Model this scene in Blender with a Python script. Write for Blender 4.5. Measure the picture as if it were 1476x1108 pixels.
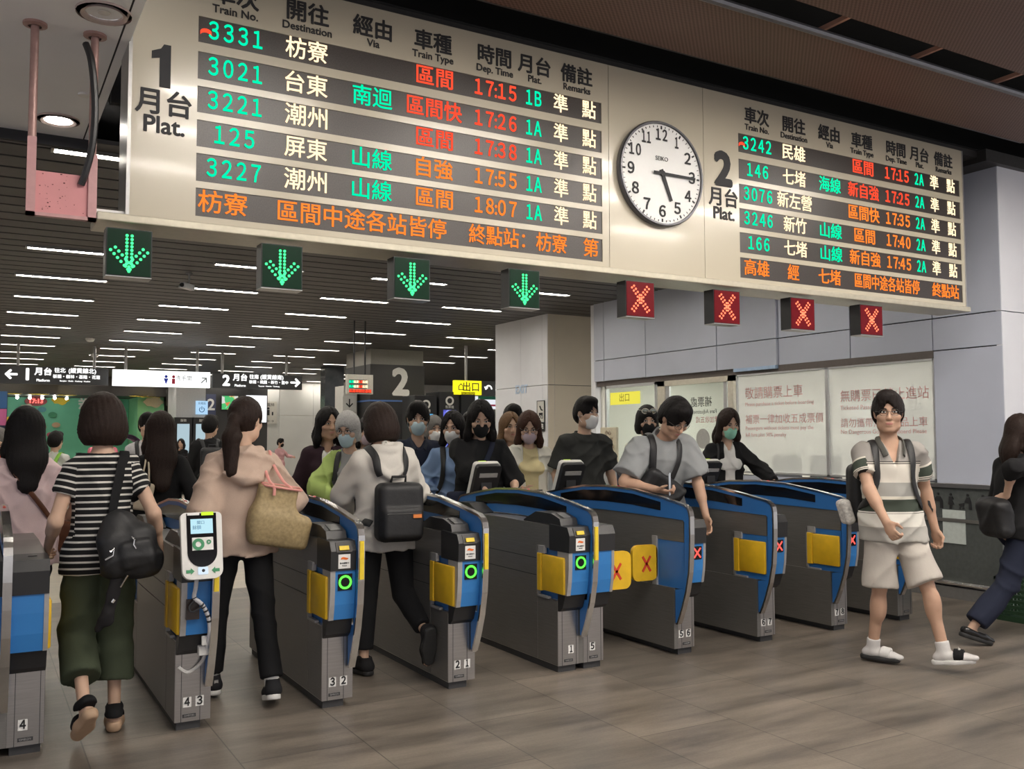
import bpy, bmesh, math, random
import numpy as np
from math import pi, sin, cos, radians as RAD
from mathutils import Vector, Matrix

# ---------------------------------------------------------------- camera, world, exposure
for o in list(bpy.data.objects): bpy.data.objects.remove(o)
SC = bpy.context.scene
COL = SC.collection
cam_d = bpy.data.cameras.new('camera'); cam = bpy.data.objects.new('camera', cam_d); COL.objects.link(cam)
cam_d.sensor_fit = 'HORIZONTAL'; cam_d.sensor_width = 36.0; cam_d.lens = 1339.12 / 1476 * 36.0
cam_d.clip_start = 0.05; cam_d.clip_end = 200
YAW, PITCH, ROLL = 0.5236, 0.0579, -0.0026
_fw = Vector((sin(YAW)*cos(PITCH), cos(YAW)*cos(PITCH), sin(PITCH)))
_rt = Vector((cos(YAW), -sin(YAW), 0)); _up = _rt.cross(_fw)
_r2 = _rt*cos(ROLL) + _up*sin(ROLL); _u2 = -_rt*sin(ROLL) + _up*cos(ROLL)
CAM = Vector((-1.1271, -5.1817, 1.53))
_m = Matrix((_r2, _u2, -_fw)).transposed().to_4x4(); _m.translation = CAM
cam.matrix_world = _m
SC.camera = cam
SC.view_settings.view_transform = 'Standard'; SC.view_settings.look = 'None'
SC.view_settings.gamma = 1.0; SC.view_settings.use_curve_mapping = False
SC.view_settings.exposure = 0.0
wd = bpy.data.worlds.new('concourse_air'); SC.world = wd; wd.use_nodes = True
wd.node_tree.nodes['Background'].inputs[0].default_value = (0.95, 0.93, 0.97, 1)
wd.node_tree.nodes['Background'].inputs[1].default_value = 0.85
STRIP_POWER = 56.0      # radiance of the ceiling tubes
FRONT_POWER = 100.0      # radiance of the tubes over the front concourse

# ---------------------------------------------------------------- materials
MATS = {}
def mat(name, col=(.5,.5,.5), rough=.5, metal=0., var=.06, scale=30., bump=0., emit=0., coat=0., spec=.5, stretch=None, alpha=1., trans=0.):
    if name in MATS: return MATS[name]
    m = bpy.data.materials.new(name); m.use_nodes = True; N = m.node_tree.nodes; L = m.node_tree.links
    b = N['Principled BSDF']
    b.inputs['Roughness'].default_value = rough; b.inputs['Metallic'].default_value = metal
    b.inputs['Specular IOR Level'].default_value = spec
    if coat: b.inputs['Coat Weight'].default_value = coat; b.inputs['Coat Roughness'].default_value = .08
    tc = N.new('ShaderNodeTexCoord'); nz = N.new('ShaderNodeTexNoise'); nz.inputs['Scale'].default_value = scale; nz.inputs['Detail'].default_value = 4
    if stretch:
        mp = N.new('ShaderNodeMapping'); mp.inputs['Scale'].default_value = stretch
        L.new(tc.outputs['Object'], mp.inputs[0]); L.new(mp.outputs[0], nz.inputs[0])
    else: L.new(tc.outputs['Object'], nz.inputs[0])
    rp = N.new('ShaderNodeValToRGB'); c = np.array(col)
    rp.color_ramp.elements[0].position = .3; rp.color_ramp.elements[1].position = .7
    rp.color_ramp.elements[0].color = (*np.clip(c*(1-var), 0, 1), 1); rp.color_ramp.elements[1].color = (*np.clip(c*(1+var), 0, 1), 1)
    L.new(nz.outputs['Fac'], rp.inputs[0]); L.new(rp.outputs[0], b.inputs['Base Color'])
    if bump:
        bp = N.new('ShaderNodeBump'); bp.inputs['Strength'].default_value = bump; bp.inputs['Distance'].default_value = .01
        L.new(nz.outputs['Fac'], bp.inputs['Height']); L.new(bp.outputs[0], b.inputs['Normal'])
    if emit:
        b.inputs['Emission Color'].default_value = (*col, 1); b.inputs['Emission Strength'].default_value = emit
    if alpha < 1: b.inputs['Alpha'].default_value = alpha
    if trans: b.inputs['Transmission Weight'].default_value = trans
    MATS[name] = m
    return m
def glow(name, col, s, sample=False):
    if name in MATS: return MATS[name]
    m = bpy.data.materials.new(name); m.use_nodes = True; N = m.node_tree.nodes; L = m.node_tree.links
    N.remove(N['Principled BSDF']); e = N.new('ShaderNodeEmission'); e.inputs[0].default_value = (*col, 1); e.inputs[1].default_value = s
    L.new(e.outputs[0], N['Material Output'].inputs[0])
    if not sample: m.cycles.emission_sampling = 'NONE'
    MATS[name] = m
    return m
def steelmat(name, col, rough, stretch, metal=1.):
    m = mat(name, col, rough, metal, .10, 6., stretch=stretch)
    N = m.node_tree.nodes; L = m.node_tree.links; b = N['Principled BSDF']
    nz = [n for n in N if n.type == 'TEX_NOISE'][0]; mr = N.new('ShaderNodeMapRange')
    mr.inputs[3].default_value = rough*.8; mr.inputs[4].default_value = rough*1.3
    L.new(nz.outputs['Fac'], mr.inputs[0]); L.new(mr.outputs[0], b.inputs['Roughness'])
    return m
def bandmat(name, stops, rough=.8, bump=.15, period=None):
    """cloth whose colour follows the 'u' coordinate woven into the garment (stripes)."""
    m = bpy.data.materials.new(name); m.use_nodes = True; N = m.node_tree.nodes; L = m.node_tree.links; b = N['Principled BSDF']
    b.inputs['Roughness'].default_value = rough; b.inputs['Specular IOR Level'].default_value = .25
    at = N.new('ShaderNodeAttribute'); at.attribute_name = 'u'; src = at.outputs['Fac']
    def ramp(src, stops):
        rp = N.new('ShaderNodeValToRGB'); cr = rp.color_ramp; cr.interpolation = 'CONSTANT'
        while len(cr.elements) < len(stops): cr.elements.new(0.5)
        for e, (p, c) in zip(cr.elements, stops): e.position = p; e.color = (*c, 1)
        L.new(src, rp.inputs[0]); return rp.outputs[0]
    if period:
        w = N.new('ShaderNodeMath'); w.operation = 'DIVIDE'; L.new(src, w.inputs[0]); w.inputs[1].default_value = period
        fr = N.new('ShaderNodeMath'); fr.operation = 'FRACT'; L.new(w.outputs[0], fr.inputs[0]); out = ramp(fr.outputs[0], stops)
    else:       # trunk bands between 0.75 and 1.5, sleeve bands between 10 and 10.3
        def part(a, b, keep):
            mr = N.new('ShaderNodeMapRange'); mr.inputs[1].default_value = a; mr.inputs[2].default_value = b; L.new(src, mr.inputs[0])
            return ramp(mr.outputs[0], [(min(max((p-a)/(b-a), 0), 1), c) for p, c in stops if keep(p)])
        g = N.new('ShaderNodeMath'); g.operation = 'GREATER_THAN'; g.inputs[1].default_value = 5; L.new(src, g.inputs[0])
        mx = N.new('ShaderNodeMix'); mx.data_type = 'RGBA'; L.new(g.outputs[0], mx.inputs[0]); L.new(part(.75,1.5,lambda p: p < 5), mx.inputs[6]); L.new(part(10.,10.3,lambda p: p >= 5), mx.inputs[7]); out = mx.outputs[2]
    L.new(out, b.inputs['Base Color'])
    nz = N.new('ShaderNodeTexNoise'); nz.inputs['Scale'].default_value = 220
    tc = N.new('ShaderNodeTexCoord'); L.new(tc.outputs['Object'], nz.inputs[0])
    bp = N.new('ShaderNodeBump'); bp.inputs['Strength'].default_value = bump; bp.inputs['Distance'].default_value = .003
    L.new(nz.outputs['Fac'], bp.inputs['Height']); L.new(bp.outputs[0], b.inputs['Normal'])
    return m
def cloth(name, col, rough=.85, var=.05, bump=.08): return mat(name, col, rough, 0, var, 260, bump, spec=.2)

# ---------------------------------------------------------------- object helpers
def link(o, parent=None):
    COL.objects.link(o)
    if parent is not None: o.parent = parent
    return o
def tag(o, label=None, cat=None, group=None, kind=None):
    if label: o['label'] = label
    if cat: o['category'] = cat
    if group: o['group'] = group
    if kind: o['kind'] = kind
    return o
def thing(name, label, cat, loc=(0,0,0), rz=0., group=None):
    o = bpy.data.objects.new(name, None); o.empty_display_size = .1; COL.objects.link(o)
    o.location = loc; o.rotation_euler = (0, 0, rz)
    return tag(o, label, cat, group)
def mesh_obj(name, V, F, m, parent=None, smooth=False, fmat=None):
    me = bpy.data.meshes.new(name)
    me.from_pydata([tuple(map(float, v)) for v in V], [], [tuple(map(int, f)) for f in F])
    for mm in (m if isinstance(m, (list, tuple)) else [m]): me.materials.append(mm)
    if fmat is not None: me.polygons.foreach_set('material_index', np.asarray(fmat, dtype=np.int32))
    if smooth: me.polygons.foreach_set('use_smooth', np.ones(len(me.polygons), dtype=bool))
    me.validate(); me.update()
    return link(bpy.data.objects.new(name, me), parent)
class MB:
    """collects simple shapes that belong to ONE part"""
    def __init__(s): s.V = []; s.F = []; s.M = []; s.mi = 0
    def add(s, V, F):
        n = len(s.V); s.V += [tuple(v) for v in V]; s.F += [tuple(i+n for i in f) for f in F]; s.M += [s.mi]*len(F); return s
    def m(s, i): s.mi = i; return s
    def box(s, x0, x1, y0, y1, z0, z1, bev=0.):
        if bev <= 0:
            V = [(x,y,z) for z in (z0,z1) for y in (y0,y1) for x in (x0,x1)]
            return s.add(V, [(0,2,3,1),(4,5,7,6),(0,1,5,4),(2,6,7,3),(0,4,6,2),(1,3,7,5)])
        bm = bmesh.new(); bmesh.ops.create_cube(bm, size=1)
        for v in bm.verts: v.co = Vector(((x0+x1)/2+v.co.x*(x1-x0), (y0+y1)/2+v.co.y*(y1-y0), (z0+z1)/2+v.co.z*(z1-z0)))
        bmesh.ops.bevel(bm, geom=bm.edges[:], offset=bev, segments=2, affect='EDGES', profile=.5)
        bm.verts.index_update(); s.add([tuple(v.co) for v in bm.verts], [[v.index for v in f.verts] for f in bm.faces]); bm.free(); return s
    def prism(s, pts, ax, a0, a1):
        """extrude a 2D outline along axis ax ('x': pts are (y,z); 'y': (x,z); 'z': (x,y))"""
        def P(p, a): return {'x': (a, p[0], p[1]), 'y': (p[0], a, p[1]), 'z': (p[0], p[1], a)}[ax]
        n = len(pts); V = [P(p, a0) for p in pts] + [P(p, a1) for p in pts]
        F = [tuple(range(n)), tuple(range(2*n-1, n-1, -1))] + [(i, n+i, n+(i+1) % n, (i+1) % n) for i in range(n)]
        return s.add(V, F)
    def tube(s, pts, r, seg=8, closed=False, flat=None):
        """sweep a circle (or a flat ellipse: flat=(r_a, r_b, normal)) along points"""
        P = [Vector(p) for p in pts]; n = len(P); rr = r if isinstance(r, (list, tuple)) else [r]*n; V = []; F = []
        ref = Vector((0,0,1)); up = None
        for i in range(n):
            t = (P[(i+1) % n]-P[i-1]) if closed else (P[min(i+1,n-1)]-P[max(i-1,0)])
            t.normalize()
            if flat is not None:
                nn = Vector(flat[2][i] if isinstance(flat[2], list) else flat[2]); b = (nn - t*nn.dot(t)).normalized(); a = t.cross(b)
                for k in range(seg): V.append(P[i] + a*cos(2*pi*k/seg)*flat[0] + b*sin(2*pi*k/seg)*flat[1])
                continue
            if up is None:
                up = ref - t*ref.dot(t)
                if up.length < .1: up = Vector((1,0,0)) - t*t.x
            up = (up - t*up.dot(t)).normalized(); a = t.cross(up)
            for k in range(seg): V.append(P[i] + a*cos(2*pi*k/seg)*rr[i] + up*sin(2*pi*k/seg)*rr[i])
        for i in range(n if closed else n-1):
            j = (i+1) % n
            for k in range(seg): F.append((i*seg+k, i*seg+(k+1) % seg, j*seg+(k+1) % seg, j*seg+k))
        if not closed: F += [tuple(range(seg-1, -1, -1)), tuple(range((n-1)*seg, n*seg))]
        return s.add(V, F)
    def lathe(s, prof, c=(0,0,0), ax='z', seg=24):
        V = []; F = []; n = len(prof)
        for k in range(seg):
            a = 2*pi*k/seg
            for r, h in prof:
                p = {'z': (r*cos(a), r*sin(a), h), 'y': (r*cos(a), h, r*sin(a)), 'x': (h, r*cos(a), r*sin(a))}[ax]
                V.append((p[0]+c[0], p[1]+c[1], p[2]+c[2]))
        for k in range(seg):
            j = (k+1) % seg
            for i in range(n-1): F.append((k*n+i, j*n+i, j*n+i+1, k*n+i+1))
        if n == 2 or prof[0][0] < .002: F.append(tuple(k*n for k in range(seg))[::-1])
        if n == 2 or prof[-1][0] < .002: F.append(tuple(k*n+n-1 for k in range(seg)))
        return s.add(V, F)
    def ball(s, c, r, seg=12):
        r = r if isinstance(r, (tuple, list)) else (r,)*3; V = []; F = []; h = seg//2
        for i in range(h+1):
            for k in range(seg):
                a, b = pi*i/h, 2*pi*k/seg; V.append((c[0]+r[0]*sin(a)*cos(b), c[1]+r[1]*sin(a)*sin(b), c[2]+r[2]*cos(a)))
        for i in range(h):
            for k in range(seg): F.append((i*seg+k, (i+1)*seg+k, (i+1)*seg+(k+1) % seg, i*seg+(k+1) % seg))
        return s.add(V, F)
    def build(s, name, m, parent=None, smooth=False, T=None):
        V = [T @ Vector(v) for v in s.V] if T is not None else s.V
        o = mesh_obj(name, V, s.F, m, parent, smooth, s.M if isinstance(m, (list, tuple)) else None)
        bm = bmesh.new(); bm.from_mesh(o.data); bmesh.ops.recalc_face_normals(bm, faces=bm.faces[:]); bm.to_mesh(o.data); bm.free()
        if smooth: o.data.set_sharp_from_angle(angle=RAD(40))
        return o
def catmull(P, n=6):
    P = [np.array(p, float) for p in P]; out = []
    for i in range(len(P)-1):
        a, b, c, d = P[max(i-1,0)], P[i], P[i+1], P[min(i+2, len(P)-1)]
        for k in range(n):
            t = k/n; out.append(.5*(2*b+(c-a)*t+(2*a-5*b+4*c-d)*t*t+(3*b-3*c+d-a)*t**3))
    return out+[P[-1]]
# ---- lettering: text becomes a thin mesh on a surface
_TC = {}
def text_mesh(body, size, depth=.002, bold=0., align='CENTER', sx=1.):
    k = (body, size, depth, bold, align, sx)
    if k in _TC: return _TC[k]
    c = bpy.data.curves.new('lettering', 'FONT'); c.body = body; c.size = size; c.extrude = depth/2; c.align_x = align; c.align_y = 'CENTER'; c.resolution_u = 3
    if any('\uff10' <= ch <= '\uff19' for ch in body): c.space_character = .66
    o = bpy.data.objects.new('lettering', c); COL.objects.link(o)
    dg = bpy.context.evaluated_depsgraph_get(); me = bpy.data.meshes.new_from_object(o.evaluated_get(dg))
    bpy.data.objects.remove(o)
    if bold:      # heavier strokes: the same outline shifted a little all round
        bm = bmesh.new(); src = bmesh.new(); src.from_mesh(me)
        for q, (dx, dy) in enumerate(((1,0),(-1,0),(0,1),(0,-1),(.7,.7),(-.7,.7),(.7,-.7),(-.7,-.7))):
            mp = {v: bm.verts.new((v.co.x+dx*bold, v.co.y+dy*bold, v.co.z+q*.0003)) for v in src.verts}
            for f in src.faces: bm.faces.new([mp[v] for v in f.verts])
        src.free(); bm.to_mesh(me); bm.free()
    if sx != 1.:
        for v in me.vertices: v.co.x *= sx
    _TC[k] = me
    return me
FW = lambda s: ''.join(chr(ord(c)+0xFEE0) if c.isdigit() or c in 'AB' else c for c in s)   # wide numerals
def text(name, body, size, loc, m, parent=None, face='-y', bold=0., align='CENTER', depth=.002, sx=1., mirror=False, width=None):
    """face: direction the lettering looks towards (or a rotation matrix)"""
    me = text_mesh(body, size, depth, bold, align, sx).copy()
    if width:
        xs = [v.co.x for v in me.vertices]; w = max(xs)-min(xs); c0 = (max(xs)+min(xs))/2
        for v in me.vertices: v.co.x = (v.co.x-c0)*width/w
    R = {'-y': Matrix(((1,0,0),(0,0,-1),(0,1,0))), '+y': Matrix(((-1,0,0),(0,0,1),(0,1,0))), '-x': Matrix(((0,0,-1),(-1,0,0),(0,1,0))), '+x': Matrix(((0,0,1),(1,0,0),(0,1,0)))}.get(face, face) if isinstance(face, str) else face
    if mirror: R = R @ Matrix.Diagonal((-1,1,1))
    me.transform(R.to_4x4()); me.transform(Matrix.Translation(Vector(loc)))
    me.materials.clear(); me.materials.append(m)
    return link(bpy.data.objects.new(name, me), parent)
# ---------------------------------------------------------------- the building
def structure(o): o['kind'] = 'structure'; return o
def floormat(name, c1, c2, cm, bw, bh, rough, mottle=.5, rot=0.):
    m = bpy.data.materials.new(name); m.use_nodes = True; N = m.node_tree.nodes; L = m.node_tree.links; b = N['Principled BSDF']
    tc = N.new('ShaderNodeTexCoord'); br = N.new('ShaderNodeTexBrick'); br.inputs['Scale'].default_value = 1.; br.inputs['Brick Width'].default_value = bw; br.inputs['Row Height'].default_value = bh
    br.inputs['Mortar Size'].default_value = .0035; br.inputs['Color1'].default_value = (*c1,1); br.inputs['Color2'].default_value = (*c2,1); br.inputs['Mortar'].default_value = (*cm,1); br.inputs['Mortar Smooth'].default_value = .2
    mp = N.new('ShaderNodeMapping'); mp.inputs['Rotation'].default_value = (0,0,rot); L.new(tc.outputs['Object'], mp.inputs[0]); L.new(mp.outputs[0], br.inputs[0])
    n1 = N.new('ShaderNodeTexNoise'); n1.inputs['Scale'].default_value = 1.; n1.inputs['Detail'].default_value = 7; n1.inputs['Roughness'].default_value = .68
    m2 = N.new('ShaderNodeMapping'); m2.inputs['Scale'].default_value = (.7,4.2,1); L.new(tc.outputs['Object'], m2.inputs[0]); L.new(m2.outputs[0], n1.inputs[0])
    r1 = N.new('ShaderNodeValToRGB'); r1.color_ramp.elements[0].position = .34; r1.color_ramp.elements[1].position = .66; lo = 1-mottle; r1.color_ramp.elements[0].color = (lo,lo,lo,1); r1.color_ramp.elements[1].color = (1.12,1.1,1.07,1)
    L.new(n1.outputs['Fac'], r1.inputs[0]); n2 = N.new('ShaderNodeTexNoise'); n2.inputs['Scale'].default_value = 70; n2.inputs['Detail'].default_value = 3; L.new(tc.outputs['Object'], n2.inputs[0])
    r2 = N.new('ShaderNodeMapRange'); r2.inputs[3].default_value = .82; r2.inputs[4].default_value = 1.15; L.new(n2.outputs['Fac'], r2.inputs[0])
    a = N.new('ShaderNodeMix'); a.data_type = 'RGBA'; a.blend_type = 'MULTIPLY'; a.inputs[0].default_value = 1; L.new(br.outputs['Color'], a.inputs[6]); L.new(r1.outputs[0], a.inputs[7])
    c = N.new('ShaderNodeMix'); c.data_type = 'RGBA'; c.blend_type = 'MULTIPLY'; c.inputs[0].default_value = 1; L.new(a.outputs[2], c.inputs[6]); L.new(r2.outputs[0], c.inputs[7]); L.new(c.outputs[2], b.inputs['Base Color'])
    rr = N.new('ShaderNodeMapRange'); rr.inputs[3].default_value = rough-.08; rr.inputs[4].default_value = rough+.14; L.new(n1.outputs['Fac'], rr.inputs[0]); L.new(rr.outputs[0], b.inputs['Roughness'])
    bp = N.new('ShaderNodeBump'); bp.inputs['Strength'].default_value = .12; bp.inputs['Distance'].default_value = .004; L.new(n2.outputs['Fac'], bp.inputs['Height']); L.new(bp.outputs[0], b.inputs['Normal'])
    return m
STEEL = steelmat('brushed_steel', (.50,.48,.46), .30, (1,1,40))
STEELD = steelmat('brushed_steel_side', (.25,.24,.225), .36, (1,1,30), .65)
CHROME = mat('polished_rim', (.72,.71,.69), .18, 1., .03)
WHITE = mat('white_paint', (.78,.77,.75), .4, 0, .02); BLACK = mat('black_plastic', (.018,.018,.019), .35, 0, .1)
PANEL = mat('bluish_wall_panel', (.50,.53,.62), .38, 0, .03, 2); PANELW = mat('white_wall_panel', (.74,.75,.79), .4, 0, .03, 2)
CREAM = mat('cream_wall_panel', (.80,.73,.60), .45, 0, .03, 2); GREYP = mat('grey_wall_panel', (.36,.37,.38), .45, 0, .03, 2)
JOINT = mat('dark_joint', (.03,.03,.035), .8); DARKM = mat('dark_metal', (.05,.047,.045), .5, .3, .1)
INK = mat('black_lettering', (.012,.012,.014), .6)

# floors
structure(MB().box(-8,14,-9,4.6,-.1,0).build('floor', floormat('grey_brown_stone_floor', (.232,.196,.164), (.188,.162,.138), (.09,.08,.07), 1.3, .62, .36, .58, RAD(90))))
structure(MB().box(-12,24,4.6,34,-.1,0).build('floor', floormat('cream_terrazzo_floor', (.50,.44,.36), (.40,.36,.30), (.26,.23,.2), 2.4, 1.2, .30, .25)))
# dark slatted ceiling of the hall: boards with open gaps, running along X
b = MB(); k = 0; y = 1.68
SLAT = .3175
while y < 30:
    b.box(-12, 24, y+.02, y+SLAT-.02, 3.57, 3.60); y += SLAT
structure(b.build('ceiling', mat('slatted_ceiling', (.080,.077,.077), .55, .2, .12, 3)))
structure(MB().box(-12,24,1.2,34,3.95,4.0).build('ceiling', mat('ceiling_void', (.012,.012,.013), .9)))
# white plasterboard ceiling at the left with one joint
b = MB(); b.box(-8,-.545,-9,1.66,3.57,3.62).box(-.535,-.49,-.9,1.66,3.57,3.62); b.m(1).box(-.548,-.532,-9,1.66,3.575,3.6).box(-.515,-.49,-9,-.9,3.57,4.15); b.m(1).box(-8,-.49,1.66,1.70,3.5,3.72)
structure(b.build('ceiling', [mat('white_ceiling', (.86,.86,.87), .55, 0, .02, 2), JOINT]))
# brown mesh ceiling bands over the front concourse
mm = mat('brown_mesh_ceiling', (.145,.098,.080), .6, .15, .05)
N = mm.node_tree.nodes; L = mm.node_tree.links; bs = N['Principled BSDF']; ck = N.new('ShaderNodeTexChecker'); ck.inputs['Scale'].default_value = 60; ck.inputs[1].default_value = (.20,.122,.098,1); ck.inputs[2].default_value = (.10,.058,.046,1)
tc = N.new('ShaderNodeTexCoord'); L.new(tc.outputs['Object'], ck.inputs[0]); L.new(ck.outputs[0], bs.inputs['Base Color'])
b = MB(); b.box(-.49,12,-1.07,-.40,4.15,4.19).box(-.49,12,-2.25,-1.33,4.15,4.19).box(-.49,12,-3.2,-2.5,4.15,4.19).box(-.49,12,-4.4,-3.45,4.15,4.19).box(-.49,12,-9,-4.65,4.15,4.19)
structure(b.build('ceiling', mm))
structure(MB().box(-.49,12,-9,1.25,4.5,4.55).box(-.49,12,.6,.66,3.5,4.5).build('ceiling', MATS['ceiling_void']))
b = MB()
for yy in (-.33,): b.box(-.49,7.05,yy-.04,yy+.04,4.2,4.28)
b.tube([(-.4,-1.12,4.13),(12,-1.12,4.13)], .025, 8).tube([(-.4,-1.07,4.16),(12,-1.07,4.16)], .015, 8)
structure(b.build('trim_1', mat('grey_ceiling_rail', (.2,.2,.21), .4, .6)))
b = MB(); [b.box(-.1+i*.92-.012, -.1+i*.92+.012, -1.34, -1.06, 4.17, 4.2) for i in range(10)]; structure(b.build('trim_7', mat('salmon_metal', (.45,.24,.18), .5, .3)))

# office wall on the right (plane X = 7.05)
XW = 7.05
def panels(b, ys, zs, x0, x1, gap=.006):
    for y0, y1 in zip(ys[:-1], ys[1:]):
        for z0, z1 in zip(zs[:-1], zs[1:]): b.box(x0, x1, y0+gap, y1-gap, z0+gap, z1-gap)
b = MB(); panels(b, [-.06,.66,1.66,2.70], [2.38,2.70,4.12], XW, XW+.1); panels(b, [2.70,3.72,5.17,6.17,6.43], [2.38,2.70,4.12], XW-.03, XW+.1)
panels(b, [-.06,.66], [0,.97,2.38], XW, XW+.1); panels(b, [.66,2.0,3.44,4.9,6.43], [0,1.08], XW, XW+.1)
b.m(1).box(XW+.03,XW+.09,-.05,6.42,2.38,4.12).box(XW+.03,XW+.09,-.05,.66,0,2.38).box(XW+.03,XW+.09,.6,6.42,0,1.08)
structure(b.build('wall_right', [PANEL, JOINT]))
structure(MB().box(XW+.0,XW+.1,.66,2.7,2.31,2.385).box(XW+.02,XW+.1,2.7,6.43,2.31,2.385).build('trim_2', mat('brown_trim', (.12,.10,.09), .5)))
structure(MB().box(XW-.035,XW+.02,2.72,3.42,2.345,2.385).build('trim_3', mat('pale_blue_edge', (.42,.56,.75), .35)))
structure(MB().box(XW,XW+.1,6.43,6.55,0,4.1).box(XW+.1,12,6.43,6.55,0,4.1).build('wall_back_of_office', PANELW))
b = MB()
for x0, x1 in ((XW+.004,7.52),(7.53,9.0),(9.01,11)):
    for z0, z1 in ((0,2.69),(2.70,4.12)): b.box(x0, x1, -.06, .0, z0, z1)
structure(b.build('wall_front', PANELW)); structure(MB().box(7.08,7.13,-.066,-.06,1.25,1.63).build('trim_8', mat('blue_edge_strip', (.03,.10,.50), .4)))
structure(MB().box(-8,XW+4,-.03,.5,4.1,4.16).build('trim_4', DARKM))
structure(MB().box(XW-.25,XW+4,-.12,.3,4.05,4.16).build('trim_5', DARKM))
# the office behind the glass
OW = mat('office_wall', (.72,.71,.66), .6, 0, .02)
structure(MB().box(9.9,10,0,6.45,0,2.9).box(7.15,10,0,.04,0,2.9).box(7.15,10,6.40,6.43,0,2.9).build('wall_office', OW))
structure(MB().box(7.15,10,0,6.43,2.62,2.66).build('ceiling', mat('office_ceiling', (.75,.75,.72), .6)))
# glazing
def glassmat(name, tint, haze, rough=.05):
    m = bpy.data.materials.new(name); m.use_nodes = True; N = m.node_tree.nodes; L = m.node_tree.links; N.remove(N['Principled BSDF'])
    tr = N.new('ShaderNodeBsdfTransparent'); tr.inputs[0].default_value = (*tint,1); df = N.new('ShaderNodeBsdfDiffuse'); df.inputs[0].default_value = (.74,.74,.72,1); tl = N.new('ShaderNodeBsdfTranslucent'); tl.inputs[0].default_value = (.74,.74,.72,1)
    gl = N.new('ShaderNodeBsdfGlossy'); gl.inputs['Roughness'].default_value = rough; lw = N.new('ShaderNodeLayerWeight'); pw = N.new('ShaderNodeMath'); pw.operation = 'POWER'; pw.inputs[1].default_value = 4.; L.new(lw.outputs['Facing'], pw.inputs[0]); fr = N.new('ShaderNodeMapRange'); fr.inputs[3].default_value = .04; fr.inputs[4].default_value = .85; L.new(pw.outputs[0], fr.inputs[0])
    nz = N.new('ShaderNodeTexNoise'); nz.inputs['Scale'].default_value = 1.5; mr = N.new('ShaderNodeMapRange'); mr.inputs[3].default_value = haze*.85; mr.inputs[4].default_value = min(1,haze*1.15); L.new(nz.outputs['Fac'], mr.inputs[0])
    a = N.new('ShaderNodeMixShader'); a.inputs[0].default_value = .5; L.new(df.outputs[0], a.inputs[1]); L.new(tl.outputs[0], a.inputs[2])
    c = N.new('ShaderNodeMixShader'); L.new(mr.outputs[0], c.inputs[0]); L.new(tr.outputs[0], c.inputs[1]); L.new(a.outputs[0], c.inputs[2])
    d = N.new('ShaderNodeMixShader'); L.new(fr.outputs[0], d.inputs[0]); L.new(c.outputs[0], d.inputs[1]); L.new(gl.outputs[0], d.inputs[2]); L.new(d.outputs[0], N['Material Output'].inputs[0])
    return m
FROST = glassmat('frosted_window_film', (.97,.98,.97), .55); CLEAR = glassmat('clear_glass', (.93,.97,.95), .10); GRYG = glassmat('smoky_acrylic', (.75,.78,.76), .25)
def window(n, y0, y1, z0, z1, glass, fr=.03):
    b = MB(); b.box(XW+.005,XW+.06,y0,y0+fr,z0,z1).box(XW+.005,XW+.06,y1-fr,y1,z0,z1).box(XW+.005,XW+.06,y0,y1,z0,z0+fr).box(XW+.005,XW+.06,y0,y1,z1-fr,z1)
    o = structure(b.build('window_%d' % n, mat('aluminium_frame', (.62,.63,.64), .35, .7, .03)))
    MB().box(XW+.022,XW+.03,y0+fr,y1-fr,z0+fr,z1-fr).build('pane', glass, o); return o
w1 = window(1, 2.0, 3.42, 1.10, 2.31, FROST, .02); w2 = window(2, .66, 2.0, 1.10, 2.31, FROST, .02); w3 = window(3, 4.98, 6.2, 1.08, 2.31, CLEAR, .04)
dr = structure(MB().box(XW+.0,XW+.07,3.46,3.56,0,2.31).box(XW,XW+.07,4.80,4.95,0,2.31).box(XW,XW+.07,3.46,4.95,2.24,2.31).build('door_1', mat('cream_door_frame', (.66,.62,.52), .4, .2)))
MB().box(XW+.03,XW+.04,3.56,4.80,.05,2.24).build('pane', CLEAR, dr); MB().box(XW+.02,XW+.05,3.6,3.66,.0,2.24).box(XW+.02,XW+.05,4.72,4.80,0,2.24).build('door_stile', MATS['aluminium_frame'], dr)
MB().tube([(XW-.02,3.72,.9),(XW-.02,3.72,1.3)], .014).build('door_handle', CHROME, dr, True)
b = MB(); b.lathe([(.13,-.004),(.13,.004)], (XW+.02,4.05,1.52), 'x', 28); b.lathe([(.10,-.006),(.10,.006)], (XW+.02,4.05,1.52), 'x', 28); b.build('door_ring', mat('grey_ring', (.45,.45,.43), .5), dr)
# red lettering on the windows
RED = mat('red_window_lettering', (.42,.20,.20), .6)
def wt(s, par, y, z, size, w=None, m=RED): text('window_lettering', s, size, (XW+.018, y, z), m, par, '-x', .0, 'LEFT', .001, width=None)
wt('敬請購票上車', w1, 3.28, 2.06, .155); wt('Please purchase a ticket before boarding', w1, 3.28, 1.935, .066)
wt('補票一律加收五成票價', w1, 3.28, 1.745, .122); wt('Passengers without tickets must pay the', w1, 3.28, 1.645, .066); wt('full fare plus 50% penalty', w1, 3.28, 1.565, .066)
wt('無購票已禁止進站', w2, 1.83, 1.97, .138); wt('Ticketed Passengers Only', w2, 1.83, 1.85, .07)
wt('請勿攜帶危險物品上車', w2, 1.83, 1.68, .108); wt('No Dangerous Goods On Board Please', w2, 1.83, 1.59, .066)
wt2 = lambda s, y, z, size, m: text('door_lettering', s, size, (XW+.026, y, z), m, dr, '-x', .0, 'RIGHT', .001, mirror=True)
wt2('補票處', 4.30, 1.99, .14, INK); wt2('Fare Adjustment', 4.30, 1.87, .075, INK); wt2('補票一律加收五成', 4.2, 1.76, .09, RED)
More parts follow.
